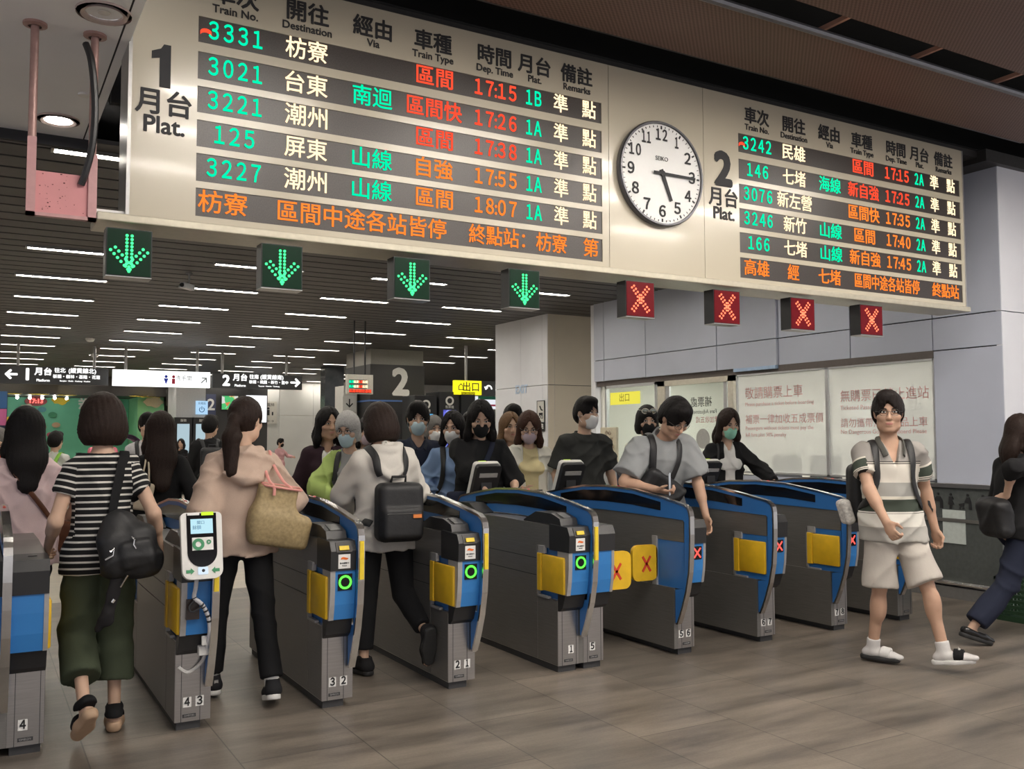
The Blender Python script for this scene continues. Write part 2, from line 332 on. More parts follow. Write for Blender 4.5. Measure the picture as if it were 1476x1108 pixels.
# front lower part: smoky barrier with rails and pictograms beside the wall
g = thing('barrier_panel', 'low smoky grey barrier panel with steel rails and black passenger pictograms below the plain wall', 'barrier', (6.98,.35,0))
def rel(o, g): o.parent = g; o.matrix_parent_inverse = Matrix.Translation(-Vector(g.location)); return o
def bld(b, name, m, g, smooth=False): return rel(b.build(name, m, None, smooth), g)
bld(MB().box(6.97,6.99,-.05,1.6,.17,1.05), 'panel', mat('smoky_panel', (.115,.125,.12), .25, .2, .08), g)
bld(MB().box(6.94,7.02,-.06,1.6,1.05,1.088), 'top_rail', STEEL, g); bld(MB().tube([(6.96,-.06,.15),(6.96,1.6,.15)], .024), 'bottom_rail', CHROME, g, True)
bld(MB().box(6.955,6.99,-.05,1.6,.725,.755), 'middle_rail', STEELD, g); bld(MB().box(6.96,7.04,-.06,1.6,0,.11), 'base', mat('base_panel', (.17,.165,.16), .5), g)
bld(MB().box(6.962,6.968,.31,.545,.758,.838), 'notice_sheet', mat('pale_sheet', (.55,.60,.57), .6), g); bld(MB().box(6.962,6.968,.31,.545,.522,.722), 'notice_sheet', MATS['pale_sheet'], g)
def pict(b, y, kind):
    dz = .145; x0, x1 = 6.962, 6.969; Y = lambda a: y-a
    hd = [(Y(.012*cos(t)+(.012 if kind != 1 else 0)), 0.840+dz+.013*sin(t)) for t in np.linspace(0,2*pi,12)[:-1]]; b.prism(hd, 'x', x0, x1)
    if kind == 0: b.prism([(Y(.0),0.820+dz),(Y(.035),.815+dz),(Y(.06),0.775+dz),(Y(.06),0.705+dz),(Y(.03),0.705+dz),(Y(.03),0.765+dz),(Y(-.03),0.775+dz),(Y(-.03),0.790+dz)], 'x', x0, x1); b.prism([(Y(-.035),0.785+dz),(Y(-.03),0.785+dz),(Y(-.035),0.705+dz),(Y(-.042),0.705+dz)], 'x', x0, x1)
    if kind == 1: b.prism([(Y(-.02),0.820+dz),(Y(.02),0.820+dz),(Y(.03),0.795+dz),(Y(.015),0.785+dz),(Y(.035),0.745+dz),(Y(.012),0.740+dz),(Y(.008),0.705+dz),(Y(-.01),0.705+dz),(Y(-.012),0.740+dz),(Y(-.03),0.745+dz),(Y(-.02),0.780+dz)], 'x', x0, x1)
    if kind == 2: b.prism([(Y(.0),0.820+dz),(Y(.03),0.820+dz),(Y(.045),0.775+dz),(Y(.05),0.705+dz),(Y(.02),0.705+dz),(Y(.02),0.765+dz),(Y(-.02),0.770+dz),(Y(-.02),0.780+dz)], 'x', x0, x1); b.prism([(Y(-.085),0.755+dz),(Y(-.025),0.765+dz),(Y(-.03),0.730+dz),(Y(-.07),0.727+dz)], 'x', x0, x1); [b.prism([(Y(q+.01*cos(t)), .715+dz+.01*sin(t)) for t in np.linspace(0,2*pi,10)[:-1]], 'x', x0, x1) for q in (-.07,-.035)]
b = MB(); [pict(b, yy, k) for yy, k in ((.60,0),(.455,1),(.29,2),(.14,0),(.02,1))]; bld(b, 'pictogram', INK, g)

# far walls and columns
b = MB()
for i in range(14):
    for z0, z1 in ((0,.12),(.13,2.35),(2.36,3.6)): b.box(4.4+i*1.22+.005, 4.4+(i+1)*1.22-.005, 27, 27.2, z0, z1)
structure(b.build('wall_back', mat('pale_grey_wall', (.66,.66,.63), .5, 0, .03, 2)))
structure(MB().box(24,24.2,6,34,0,3.7).box(-12.2,-12,1,34,0,3.7).box(-12,24,33.8,34,0,3.7).build('wall_far', CREAM))
def column(n, x0, x1, y0, y1, parts):
    b = MB()
    for z0, z1, mi in parts: b.m(mi).box(x0, x1, y0, y1, z0, z1)
    return b
b = MB()
for y0, y1 in ((7.65,7.80),(7.806,8.5),(8.506,9.4)): 
    for z0, z1 in ((0,2.40),(2.41,3.57)): b.box(6.95, 7.2, y0, y1, z0, z1)
b.m(1)
for x0, x1 in ((6.96,7.08),(7.086,8.25)):
    for z0, z1 in ((0,2.40),(2.41,3.57)): b.box(x0, x1, 7.645, 7.9, z0, z1)
b.m(2).box(7.0,8.24,7.7,9.38,0,3.57)
structure(b.build('wall_pillar', [PANELW, CREAM, JOINT]))
# ---------------------------------------------------------------- lamps
TUBE = glow('tube_light', (1.0,.93,.82), STRIP_POWER, True); FTUBE = glow('front_tube_light', (1.0,.93,.84), FRONT_POWER, True)
ORD = ['nearest','second','third','fourth','fifth','sixth','seventh','eighth','ninth','tenth','eleventh','twelfth','thirteenth','farthest']
COLN = ['outermost left','leftmost','second','third','fourth','fifth','sixth','seventh']
trough = mat('lamp_trough', (.35,.35,.34), .35, .6, .05)
lmesh = None
for k in range(-2, 12):  # first two rows and the outermost left column are added for their light
    for j in range(-1, 6):
        if k < 0 and j < 0: continue
        if k == 0 and j >= 4 or (k in (1,2) and j == 4): continue
        x, y = -.7+1.93*j+(.0 if k % 2 == 0 else -.04), 5.75+1.9*k
        lab = '%s fluorescent strip of the %s row of strips in the dark slatted ceiling' % (COLN[j+1], ORD[k+2])
        t = thing('ceiling_light', lab, 'ceiling light', (x+.51, y, 3.55), 0, 'fluorescent strips in the slatted ceiling')
        if lmesh is None:
            lmesh = [MB().box(-.53,.53,-.055,-.043,-.005,.03).box(-.53,.53,.043,.055,-.005,.03).box(-.53,-.51,-.05,.05,-.005,.03).box(.51,.53,-.05,.05,-.005,.03).build('housing', trough, t),
                     MB().box(-.51,.51,-.04,.04,.004,.012).build('diffuser', TUBE, t)]
        else:
            for o in lmesh: c = o.copy(); COL.objects.link(c); c.parent = t
fi = 0
for yy in (-2.38,-3.32,-4.52):
    for i in range(4):
        t = thing('ceiling_light', '%s tube lamp %s in the brown mesh ceiling over the front concourse' % (['first','second','third','fourth'][i], {-2.38:'nearest the gates',-3.32:'of the middle row',-4.52:'of the rear row'}[yy]), 'ceiling light', (.6+1.9*i, yy, 4.16), 0, 'tubes in the front ceiling gaps')
        MB().box(-.6,.6,-.05,.05,.03,.06).build('housing', trough, t); MB().box(-.58,.58,-.035,.035,.0,.03).build('tube', FTUBE, t)
def downlight(x, y, lab, on):
    t = thing('downlight', lab, 'ceiling light', (x, y, 3.57), 0, 'round downlights in the white ceiling')
    MB().lathe([(.125,-.012),(.125,.0),(.085,.0),(.085,-.012),(.105,-.02)]).build('trim_ring', mat('downlight_ring', (.55,.45,.42), .35, .4), t, True)
    MB().lathe([(.085,-.002),(.07,.035),(.001,.036)]).build('reflector', CHROME, t, True)
    MB().lathe([(.07 if on else .03,-.001),(.068 if on else .028,-.006),(.001,-.006)]).build('lamp', glow('downlight_lamp', (1,.95,.88), 42, True) if on else mat('unlit_lamp', (.6,.58,.55), .3), t, True)
downlight(-.72, 1.30, 'lit round downlight in the white ceiling near the dark slats', True)
downlight(-.646, -.456, 'unlit round downlight with pinkish ring beside the departure board', False)
for i, (x, y) in enumerate(((-2.3,-.4),(-2.3,1.0),(-2.3,-2.4),(-.9,-3.2),(-2.3,-4.4),(-.9,-6))):  # added downlights out of view, there to light the left side
    downlight(x, y, 'lit round downlight outside the view, %s of the white ceiling' % ['over the left gates','left by the slats','over the left concourse','in front of the board','at the rear left','at the rear'][i], True)
o = MB().lathe([(.035,0),(.035,-.012),(.001,-.014)], (-.62,.75,3.57), 'z', 16).build('smoke_detector', WHITE, None, True); tag(o, 'small white round detector on the white ceiling', 'detector')

# ---------------------------------------------------------------- departure boards
BOARD = mat('board_cream_enamel', (.49,.445,.345), .22, 0, .015, 2, coat=.35)
LEDBG = mat('led_matrix', (.042,.034,.030), .35, 0, .3, 140)
LG = glow('led_green', (.0,.85,.40), 1.25); LW = glow('led_warm_white', (1,.80,.50), 1.5); LR = glow('led_red', (1,.07,.03), 1.35); LO = glow('led_orange', (1,.22,.03), 1.35); LA = glow('led_amber', (1,.40,.04), 1.3)
YB = -.163
RZ = [(3.785,3.643),(3.592,3.443),(3.405,3.262),(3.222,3.078),(3.042,2.892),(2.856,2.705)]
def board(x0, x1, num, label, colx, rx0, rx1, rows, scroll, nx, cut=0):
    t = thing('departure_board', label, 'departure board', ((x0+x1)/2, 0, 2.67)); c = (x0+x1)/2
    B = lambda b, n, m, par=t, s=False: (lambda o: rel(o, t) if par is t else o)(b.build(n, m, None if par is t else par, s))
    b = MB()      # face with openings for the LED rows
    b.box(x0, x1, YB+.02, .12, 2.67, 4.06)
    zs = [4.06]+[z for r in RZ for z in r]+[2.67]
    for i in range(0, len(zs), 2): b.box(x0, x1, YB, YB+.02, zs[i+1], zs[i])
    for z1, z0 in RZ: b.box(x0, rx0, YB, YB+.02, z0, z1).box(rx1, x1, YB, YB+.02, z0, z1)
    B(b, 'housing', BOARD)
    if x0 < 0: B(MB().box(x0-.018, x0, YB-.006, .12, 2.67, 4.06), 'edge_trim', mat('grey_edge', (.40,.40,.39), .3, .7))
    else: B(MB().box(x1, x1+.012, YB-.004, .12, 2.67, 4.06), 'edge_trim', MATS['grey_edge'])
    tx = lambda s, size, x, z, m, bold=.0, par=None, nm='lettering', w=None, al='CENTER': (lambda o: rel(o, t) if par is None else o)(text(nm, s, size, (x, YB-.002, z), m, par, '-y', bold, al, .002, 1., False, w))
    H = [('車次','Train No.'),('開往','Destination'),('經由','Via'),('車種','Train Type'),('時間','Dep. Time'),('月台','Plat.'),('備註','Remarks')]
    for (cn, en), x in zip(H, colx): tx(cn, .128, x, 3.928, INK, .003); tx(en, .062, x, 3.842, INK, .0012)
    (tx(str(num), .34, nx, 3.477, INK, .016, nm='platform_number') if num != 1 else rel(MB().prism([(-.345,3.36),(-.29,3.36),(-.29,3.59),(-.325,3.59),(-.34,3.565),(-.385,3.545),(-.385,3.505),(-.345,3.515)], 'y', YB-.003, YB+.001).build('platform_number', INK, None), t)); tx('月台', .145, nx, 3.27, INK, .003); tx('Plat.', .125, nx, 3.155, INK, .003)
    par0 = None
    def led(z1, z0, items):
        o = MB().box(rx0, rx1, YB+.006, YB+.018, z0, z1).build('led_row', LEDBG, None); rel(o, t)
        for s, x, m, w in items:
            q = text('led_lettering', s, .128, (x, YB+.004, (z0+z1)/2), m, None, '-y', .0022 if s[0] > '\uff00' else .001, 'CENTER', .002, 1., False, w); q.parent = o
        return o
    for (z1, z0), r in zip(RZ[:5], rows):
        no, de, via, ty, tm, pl, c1 = r
        it = [(FW(no), colx[0]+.005, LG, .075*len(no)-.012), (de, colx[1], LW, .125*len(de)-.005)]
        if via: it.append((via, colx[2]+.0, LG, .125*len(via)-.005))
        it += [(ty, colx[3]+.015, LR if c1 == 'r' else LO, .122*len(ty)), (FW(tm), colx[4]+.01, LR if c1 == 'r' else LO, .30), (FW(pl), colx[5]-.005, LG, .115), ('準', colx[6]-.125, LW, .11), ('點', colx[6]+.10, LW, .11)]
        led(z1, z0, it)
    led(*RZ[5], [(s, x, LO, w) for s, x, w in scroll])
    o = rel(MB().prism([(rx0+.04+.03*cos(a), (RZ[0][0]+RZ[0][1])/2-.03+.02*abs(sin(a))+(.02 if sin(a) > 0 else 0)) for a in np.linspace(0,2*pi,14)[:-1]], 'y', YB+.002, YB+.006).build('led_warning_mark', LR, None), t)
    return t
board(-.478, 2.528, 1, 'large cream departure board for platform 1 with bright LED rows, at the left', [.04,.44,.836,1.222,1.65,1.945,2.272], -.153, 2.472,
      [('3331','枋寮','','區間','17:15','1B','r'),('3021','台東','南迴','區間快','17:26','1A','r'),('3221','潮州','','區間','17:38','1A','r'),('125','屏東','山線','自強','17:55','1A','o'),('3227','潮州','山線','區間','18:07','1A','o')],
      [('枋寮',-.01,.26),('區間中途各站皆停',.80,1.03),('終點站：枋寮',1.83,.72),('第',2.38,.12)], -.318)
board(3.372, 6.37, 2, 'cream departure board for platform 2 with flickering LED rows, right of the clock', [3.9,4.29,4.685,5.065,5.487,5.79,6.11], 3.71, 6.33,
      [('3242','民雄','','區間','17:15','2A','r'),('146','七堵','海線','新自強','17:25','2A','r'),('3076','新左營','','區間快','17:35','2A','o'),('3246','新竹','山線','區間','17:40','2A','o'),('166','七堵','山線','新自強','17:45','2A','o')],
      [('高雄',3.88,.25),('經',4.26,.12),('七堵',4.66,.25),('區間中途各站皆停',5.35,.80),('終點站',6.1,.36)], 3.556)
t = thing('clock_panel', 'plain cream board panel carrying the round wall clock', 'panel', (2.95,0,2.67))
rel(MB().box(2.532, 3.368, YB, .12, 2.67, 4.06).build('panel_face', BOARD, None), t)
ck = thing('wall_clock', 'round white wall clock with black numerals showing quarter past five', 'clock', (2.955, YB-.04, 3.36))
MB().lathe([(.365,.035),(.37,.0),(.362,-.012),(.350,-.012),(.348,.0)], (0,0,0), 'y', 56).build('rim', mat('clock_rim', (.10,.10,.11), .3, .5), ck, True)
MB().lathe([(.349,.03),(.349,.004),(.001,.004)], (0,0,0), 'y', 56).build('dial', mat('clock_dial', (.74,.74,.72), .45, 0, .01), ck)
for i in range(12):
    a = pi/2-(i+1)*pi/6; text('numeral', FW(str(i+1)), .105, (.268*cos(a), .001, .268*sin(a)), INK, ck, '-y', .0025, width=(.058 if i < 9 else .10) if i not in (0,10) else (.03 if i == 0 else .075))
b = MB()
for i in range(60):
    a = i*pi/30; r0, wd = (.315,.006) if i % 5 == 0 else (.325,.0022); p = lambda r, o: (r*cos(a)-o*sin(a), r*sin(a)+o*cos(a)); b.prism([p(r0,-wd),p(.338,-wd),p(.338,wd),p(r0,wd)], 'y', .001, .004)
b.build('minute_marks', INK, ck); text('maker_mark', 'SEIKO', .042, (0,.001,.105), INK, ck, '-y', .0)
def hand(n, a, L, w, tail, y):
    d = (cos(a), sin(a)); q = (-d[1], d[0]); pt = lambda r, o: (d[0]*r+q[0]*o, d[1]*r+q[1]*o)
    MB().prism([pt(-tail,-w),pt(L,-w*.75),pt(L,w*.75),pt(-tail,w)], 'y', y-.004, y).build(n, INK, ck)
hand('hour_hand', pi/2-RAD(157.5), .20, .016, .03, -.003); hand('minute_hand', 0, .29, .010, .08, -.009); MB().lathe([(.02,.0),(.02,-.014),(.001,-.014)], (0,0,0), 'y', 16).build('hub', INK, ck)
# rail below the boards and the lane signals hanging from it
t = thing('signal_rail', 'long cream metal rail under the departure boards that carries the lane signals', 'rail', (2.9,-.1,2.6))
rel(MB().box(-.63,6.40,-.19,.12,2.625,2.668,.006).build('rail', mat('cream_rail', (.52,.48,.38), .3, .3), None), t); rel(MB().box(-.63,-.48,-.14,.0,2.668,2.69).build('end_plate', WHITE, None), t)
DG = mat('signal_glass_green', (.0,.022,.008), .3, 0, .1, spec=.2); DR = mat('signal_glass_red', (.13,.0,.004), .3, 0, .1, spec=.2)
GD = glow('signal_green_dot', (.06,1,.28), 2.0, True); RD = glow('signal_red_dot', (1,.20,.10), 2.2, True)
AR = [(x*.024, .085-.0185*i) for i in range(8) for x in (-.5,.5)]
for i in range(6):
    for sg in (-1,1): AR += [(sg*(.088-.0165*i), .005-.0185*i), (sg*(.088-.0165*i-.022), .022-.0185*i-.002)]
AR += [(0,-.098),(0,-.075),(-.012,-.06),(.012,-.06)]
XR = []
for i in range(9):
    q = -.08+.02*i
    for sg in (-1,1):
        for o in (-.011,.011): XR.append((sg*q*.8+o*.8, q+o*sg*-.6))
SGX = [(-.582,-.362),(.2,.43),(.978,1.211),(1.757,1.983),(2.67,2.915),(3.456,3.71),(4.23,4.49),(5.01,5.28)]
for i, (x0, x1) in enumerate(SGX):
    gr = i < 4; nm = ['leftmost','second from left','third from left','rightmost'][i % 4]
    t = thing('lane_signal', ('%s of the green LED down arrows under the departure board' if gr else '%s of the red LED crosses under the departure board') % nm, 'lane signal', ((x0+x1)/2, -.1, 2.355), 0, 'green arrow lane signals' if gr else 'red cross lane signals')
    w = (x1-x0)/2
    MB().box(-w, w, -.05, .05, 0, .245).build('housing', BLACK, t); MB().box(-w+.006, w-.006, -.054, -.05, .006, .24).build('lens', DG if gr else DR, t)
    MB().box(-w, w, -.056, .05, -.004, .001).build('bottom_edge', MATS['grey_edge'], t)
    b = MB()
    for dx, dz in (AR if gr else XR): b.lathe([(.0078,-.0545),(.0078,-.057),(.001,-.057)], (dx, 0, .125+dz), 'y', 8)
    b.build('led_dots', GD if gr else RD, t)
# pink plate on two pipes, with a black cable
PK = mat('salmon_pipe', (.38,.23,.205), .4, .2, .1); PP = mat('pink_plate', (.62,.26,.27), .5, 0, .06, 8)
t = thing('pipe_bracket', 'two salmon pipes from the ceiling holding a pink stained metal plate', 'bracket', (-.79,-.16,2.62))
for x in (-.925,-.655):
    b = MB().tube([(x,-.16,2.84 if x < -.8 else 2.7),(x,-.16,3.57)], .019, 12).lathe([(.055,0),(.055,-.012),(.03,-.018)], (x,-.16,3.57), 'z', 20); rel(b.build('pipe', PK, None, True), t)
rel(MB().box(-.905,-.672,-.172,-.158,2.63,2.838).build('plate', PP, None), t)
rel(MB().box(-.945,-.905,-.185,-.15,2.615,3.0).box(-.672,-.632,-.185,-.15,2.615,2.95).box(-.945,-.632,-.185,-.15,2.615,2.632).build('frame', mat('pink_frame', (.50,.28,.28), .45, .1), None), t)
b = MB(); rr = random.Random(4)
for i in range(34):
    x, z, q = rr.uniform(-.895,-.685), rr.uniform(2.645,2.83), rr.choice((.002,.0025,.004,.006)); b.box(x, x+q*rr.uniform(.6,1.8), -.174, -.171, z, z+q*.8)
rel(b.build('stain_marks', mat('dark_stains', (.08,.02,.02), .8), None), t)
o = MB().tube(catmull([(-.70,-.2,3.50),(-.675,-.23,3.40),(-.655,-.23,3.2),(-.66,-.22,3.0),(-.685,-.2,2.86),(-.705,-.18,2.79)], 6), .017, 8).build('cable', BLACK, None, True); tag(o, 'thick black cable hanging beside the salmon pipe into the pink plate', 'cable')
# ---------------------------------------------------------------- ticket gates
BLUE = mat('gate_blue', (.030,.150,.42), .35, 0, .04, 4); BLUEL = mat('gate_blue_front', (.035,.20,.52), .35, 0, .04, 4); YEL = mat('flap_yellow', (.72,.44,.015), .5, 0, .08, 12, .05)
GBLK = mat('gate_black', (.022,.022,.023), .38, 0, .08, 6); PLN = mat('gate_plinth', (.045,.045,.047), .55); LGREY = mat('gate_light_grey', (.42,.41,.40), .4, .4)
STK = mat('white_sticker', (.80,.79,.76), .5, 0, .01); ORG = mat('orange_mark', (.80,.16,.02), .6); YST = mat('yellow_label', (.80,.58,.03), .5, 0, .05, 40)
GRING = glow('green_ring_light', (.10,1,.06), 2.2); RX = glow('red_cross_light', (1,.10,.08), 1.6); REDM = mat('red_flap_mark', (.62,.05,.02), .5)
WINDOW = mat('black_display_window', (.006,.006,.007), .12, 0, .1); GLEN = 1.6; CY = .8
def mir(pts): return pts+[(2*CY-y, z) for y, z in reversed(pts)]
ARCH_O = mir([(-.018,.228),(-.032,.228),(-.055,.275),(-.082,.335),(-.128,.462),(-.160,.60),(-.172,.731),(-.176,.86),(-.175,.985),(-.166,1.018),(-.148,1.04),(-.115,1.057),(.14,1.098),(.47,1.142),(.80,1.155)])
ARCH_I = mir([(-.012,.225),(-.012,.462),(-.095,.472),(-.115,.60),(-.118,.94),(-.105,.955),(.53,.967),(.80,.970)])
def arch(t, x0, x1, left=True):
    o = t
    outer, inner = ARCH_O, ARCH_I; b = MB()      # the plate: strips between the two outlines
    poly = outer+[p for p in reversed(inner)]
    bm = bmesh.new(); vs = [bm.verts.new((x0, y, z)) for y, z in poly]; f = bm.faces.new(vs); r = bmesh.ops.extrude_face_region(bm, geom=[f])
    for v in r['geom']:
        if isinstance(v, bmesh.types.BMVert): v.co.x = x1
    bmesh.ops.triangulate(bm, faces=[f for f in bm.faces if len(f.verts) > 4]); bmesh.ops.recalc_face_normals(bm, faces=bm.faces[:])
    me = bpy.data.meshes.new('arch_plate'); bm.to_mesh(me); bm.free(); me.materials.append(BLUE); a = link(bpy.data.objects.new('arch_plate', me), t)
    b = MB(); pts = [(y, z) for y, z in outer]       # polished rim along the outer edge
    V = []; F = []
    for i, (y, z) in enumerate(pts):
        q0, q1 = pts[max(i-1,0)], pts[min(i+1,len(pts)-1)]; d = Vector((q1[0]-q0[0], q1[1]-q0[1])).normalized(); nx = (-d[1], d[0]); 
        for xx in (x0-.004, x1+.004):
            for k in (-.006,.009): V.append((xx, y+nx[0]*k, z+nx[1]*k))
    for i in range(len(pts)-1):
        A = i*4; B = A+4
        for p, q in ((0,1),(1,3),(3,2),(2,0)): F.append((A+p, A+q, B+q, B+p))
    F += [(0,1,3,2), tuple(len(V)-4+i for i in (2,3,1,0))]
    b.add(V, F); b.build('rim', CHROME, a)
    w = [(.14,1.008),(.14,1.068),(.47,1.112),(.80,1.125),(1.13,1.112),(1.46,1.068),(1.46,1.008),(1.13,1.03),(.8,1.036),(.47,1.03)]
    MB().prism(w, 'x', x0-.003, x0+.002).build('display_window', WINDOW, a); MB().prism(w, 'x', x1-.002, x1+.003).build('display_window', WINDOW, a)
    for yy, m in ((.42,'bump_red'),(.50,'bump_orange'),(.58,'bump_green')):
        MB().ball(((x0+x1)/2, yy+.25, 1.155), (.012,.022,.010), 10).build('indicator_lamp', mat(m, {'bump_red':(.5,.06,.05),'bump_orange':(.6,.2,.05),'bump_green':(.04,.42,.22)}[m], .3), a, True)
    return a
def flap(t, x, sg, opened, y0=-.09, yy=.19):
    """yellow wing; sg: side it faces (-1 left, +1 right)"""
    if not opened:
        a, c = (x-.016, x+.012) if sg < 0 else (x-.012, x+.016)
        o = MB().box(a, c, y0, y0+.27, .515, .755, .011).build('flap', YEL, t, True); MB().box(a-.004 if sg < 0 else a, c if sg < 0 else c+.004, y0+.27, y0+.32, .51, .76, .004).build('flap_hinge', YEL, t)
        MB().box(x-.012, x+.012, y0+.245, y0+.33, .76, .81).box(x-.012, x+.012, y0+.19, y0+.335, .468, .482).box(x-.012,x+.012,y0+.32,y0+.335,.47,.81).build('flap_bracket', LGREY, t)
    else:
        L = .225; x0, x1 = (x-L, x) if sg < 0 else (x, x+L); yy = .19 if sg < 0 else -.02
        pts = []
        for cx, cz, a0 in ((x1-.05,.76-.05,0),(x0+.05,.76-.05,90),(x0+.05,.505+.05,180),(x1-.05,.505+.05,270)):
            for q in range(0,91,15): pts.append((cx+.05*cos(RAD(a0+q)), cz+.05*sin(RAD(a0+q))))
        o = MB().prism(pts, 'y', yy, yy+.028).build('flap', YEL, t)
        cx, cz = (x0+x1)/2+(.01 if sg < 0 else -.01), .625; b = MB()
        for s2 in (-1,1):
            d = (.55*s2,.83); q = (-d[1], d[0]); P = lambda u, v: (cx+d[0]*u+q[0]*v, cz+d[1]*u+q[1]*v); b.prism([P(-.065,-.009),P(.065,-.009),P(.065,.009),P(-.065,.009)], 'y', yy-.003, yy+.002)
        b.build('flap_cross', REDM, o); MB().box(x-.012,x+.012,yy+.0,yy+.05,.47,.82).build('flap_bracket', LGREY, t)
def decal_num(t, s, x, z, y=-.0015):
    o = MB().box(x-.021, x+.021, y, y+.003, z-.026, z+.026).build('number_plate', STK, t); text('number', FW(s), .056, (x, y-.001, z), INK, o, '-y', .0016, width=.028 if s != '1' else .018)
def body(t, x0, x1, front_side, lab, nums, sign, flapopen, flapside, slot=True, sticker=True):
    """steel cabinet from x0 to x1; front_side -1: left face is the passage side"""
    b = MB(); b.box(x0, x1, 0, GLEN, .045, .47); o = b.build('lower_cabinet', [STEEL], t)
    b = MB(); xs = x0-.0015 if front_side < 0 else x1+.0015; sl = (x0-.002, x0+.002) if front_side < 0 else (x1-.002, x1+.002)
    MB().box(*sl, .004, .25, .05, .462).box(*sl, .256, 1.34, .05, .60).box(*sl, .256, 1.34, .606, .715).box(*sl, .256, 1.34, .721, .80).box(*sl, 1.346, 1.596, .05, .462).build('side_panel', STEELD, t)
    MB().box(x0+.001, x1-.001, .25, 1.35, .47, .90).build('inner_frame', PLN, t); [MB().box(x0+.02 if front_side < 0 else x0, x1 if front_side < 0 else x1-.02, ya, yb, .47, .80).build('flap_recess', BLUE, t) for ya, yb in ((-.055,.25),(1.35,1.655))]
    top = [(-.05,.80),(-.125,.80),(-.125,.90),(-.095,.945),(.25,.952),(.8,.962),(1.35,.952),(1.695,.945),(1.725,.90),(1.725,.80)]
    MB().prism(top, 'x', x0, x1).build('upper_cabinet', STEELD, t)
    MB().box(x0+.012,x1-.012,.02,1.58,0,.045).build('plinth', PLN, t)
    for fy, sy in ((0,1),(GLEN,-1)):
        Y = lambda y: fy+sy*y
        pr = lambda pts, m, n, xa=x0, xb=x1, par=t: MB().prism([(Y(y), z) for y, z in pts], 'x', xa, xb).build(n, m, par)
        pr([(.0,.40),(-.02,.40),(-.055,.425),(-.085,.50),(-.09,.515),(.0,.515)], GBLK, 'ticket_chute')
        pr([(.0,.515),(-.105,.515),(-.122,.60),(-.130,.70),(-.132,.79),(.0,.79)], BLUEL, 'front_panel')
        gx = (x0-.001, x0+.028) if front_side < 0 else (x1-.02, x1+.001)
        pr([(.0,.513),(-.107,.513),(-.124,.60),(-.132,.70),(-.134,.792),(.0,.792)], LGREY, 'front_edge', *gx)
        hd = pr([(.10,.79),(-.140,.79),(-.146,.90),(-.120,.953),(.10,.96)], GBLK, 'reader_head', x0-.0025, x1+.001)
        if slot:
            pr([(-.02,.955),(.0,1.0),(.10,1.028),(.30,1.030),(.46,.965),(.46,.955)], GBLK, 'ticket_slot_cover', x0+.015, x1-.012)
            if fy == 0:
                xm = (x0+x1)/2
                MB().prism([(-.152,.895),(-.128,.948),(-.122,.946),(-.146,.893)], 'x', xm-.045, xm+.045).build('slot_bezel', DARKM, hd); MB().prism([(-.156,.908),(-.146,.93),(-.14,.928),(-.15,.905)], 'x', xm-.028, xm+.028).build('yellow_slot_label', YST, hd)
                MB().prism([(-.001,1.002),(.098,1.0295),(.097,1.033),(-.002,1.006)], 'x', xm-.03, xm+.03).build('slot_plate', mat('slot_grey', (.09,.09,.09), .4), hd)
        if fy == 0:
            xm = (x0+x1)/2
            if sticker:
                st = MB().box(xm-.032, xm+.038, -.1455, -.142, .803, .882).build('sticker', STK, hd); b = MB(); b.prism([(xm+.003+.022*cos(a), .856+.010*sin(a)*(1 if sin(a) > 0 else .3)+.002*cos(3*a)) for a in np.linspace(0,2*pi,22)[:-1]], 'y', -.148, -.145); b.build('orange_mark', ORG, st)
                text('sticker_lettering', '票卡請靠卡', .011, (xm+.003, -.1465, .832), INK, st, '-y'); text('sticker_lettering', 'TICKET', .009, (xm+.003, -.1465, .818), INK, st, '-y')
            if sign:
                yb = -.131; c = xm+.012 if front_side < 0 else xm-.005; z = .725
                sq = MB().prism([(yb-.002,z-.046),(yb-.004,z+.046),(yb+.01,z+.046),(yb+.01,z-.046)], 'x', c-.042, c+.042).build('indicator', WINDOW, t)
                if sign == 'ring': b = MB(); b.tube([(c+.033*cos(a), yb-.005, z+.033*sin(a)) for a in np.linspace(0,2*pi,25)[:-1]], .006, 8, True); b.build('green_ring', GRING, sq)
                else:
                    b = MB()
                    for s2 in (-1,1): d = (.66*s2,.75); q = (-d[1],d[0]); P = lambda u, v: (c+d[0]*u+q[0]*v, z+d[1]*u+q[1]*v); b.prism([P(-.044,-.005),P(.044,-.005),P(.044,.005),P(-.044,.005)], 'y', yb-.007, yb-.003)
                    b.build('red_cross', RX, sq)
            for s, nx in nums: decal_num(t, s, nx, .145)
            o = MB().box(xm-.034, xm+.034, -.002, .002, .066, .084).build('maker_plate', PLN, t); text('maker_mark', 'OMRON', .014, (xm, -.003, .075), LGREY, o, '-y')
            MB().box(x0+.03, x0+.033, -.001, .002, .045, .40).box(x1-.02, x1-.017, -.001, .002, .045, .40).build('front_seam', PLN, t)
    xx = x0 if flapside < 0 else x1
    for side in ((-1,) if front_side < 0 else (1,)): flap(t, xx, side, flapopen)
def yellow_strip(t, xc, xw=.012): MB().box(xc-xw, xc+xw, -.192, -.181, .74, .955).build('yellow_rim_label', YST, t); 
GP = .7966
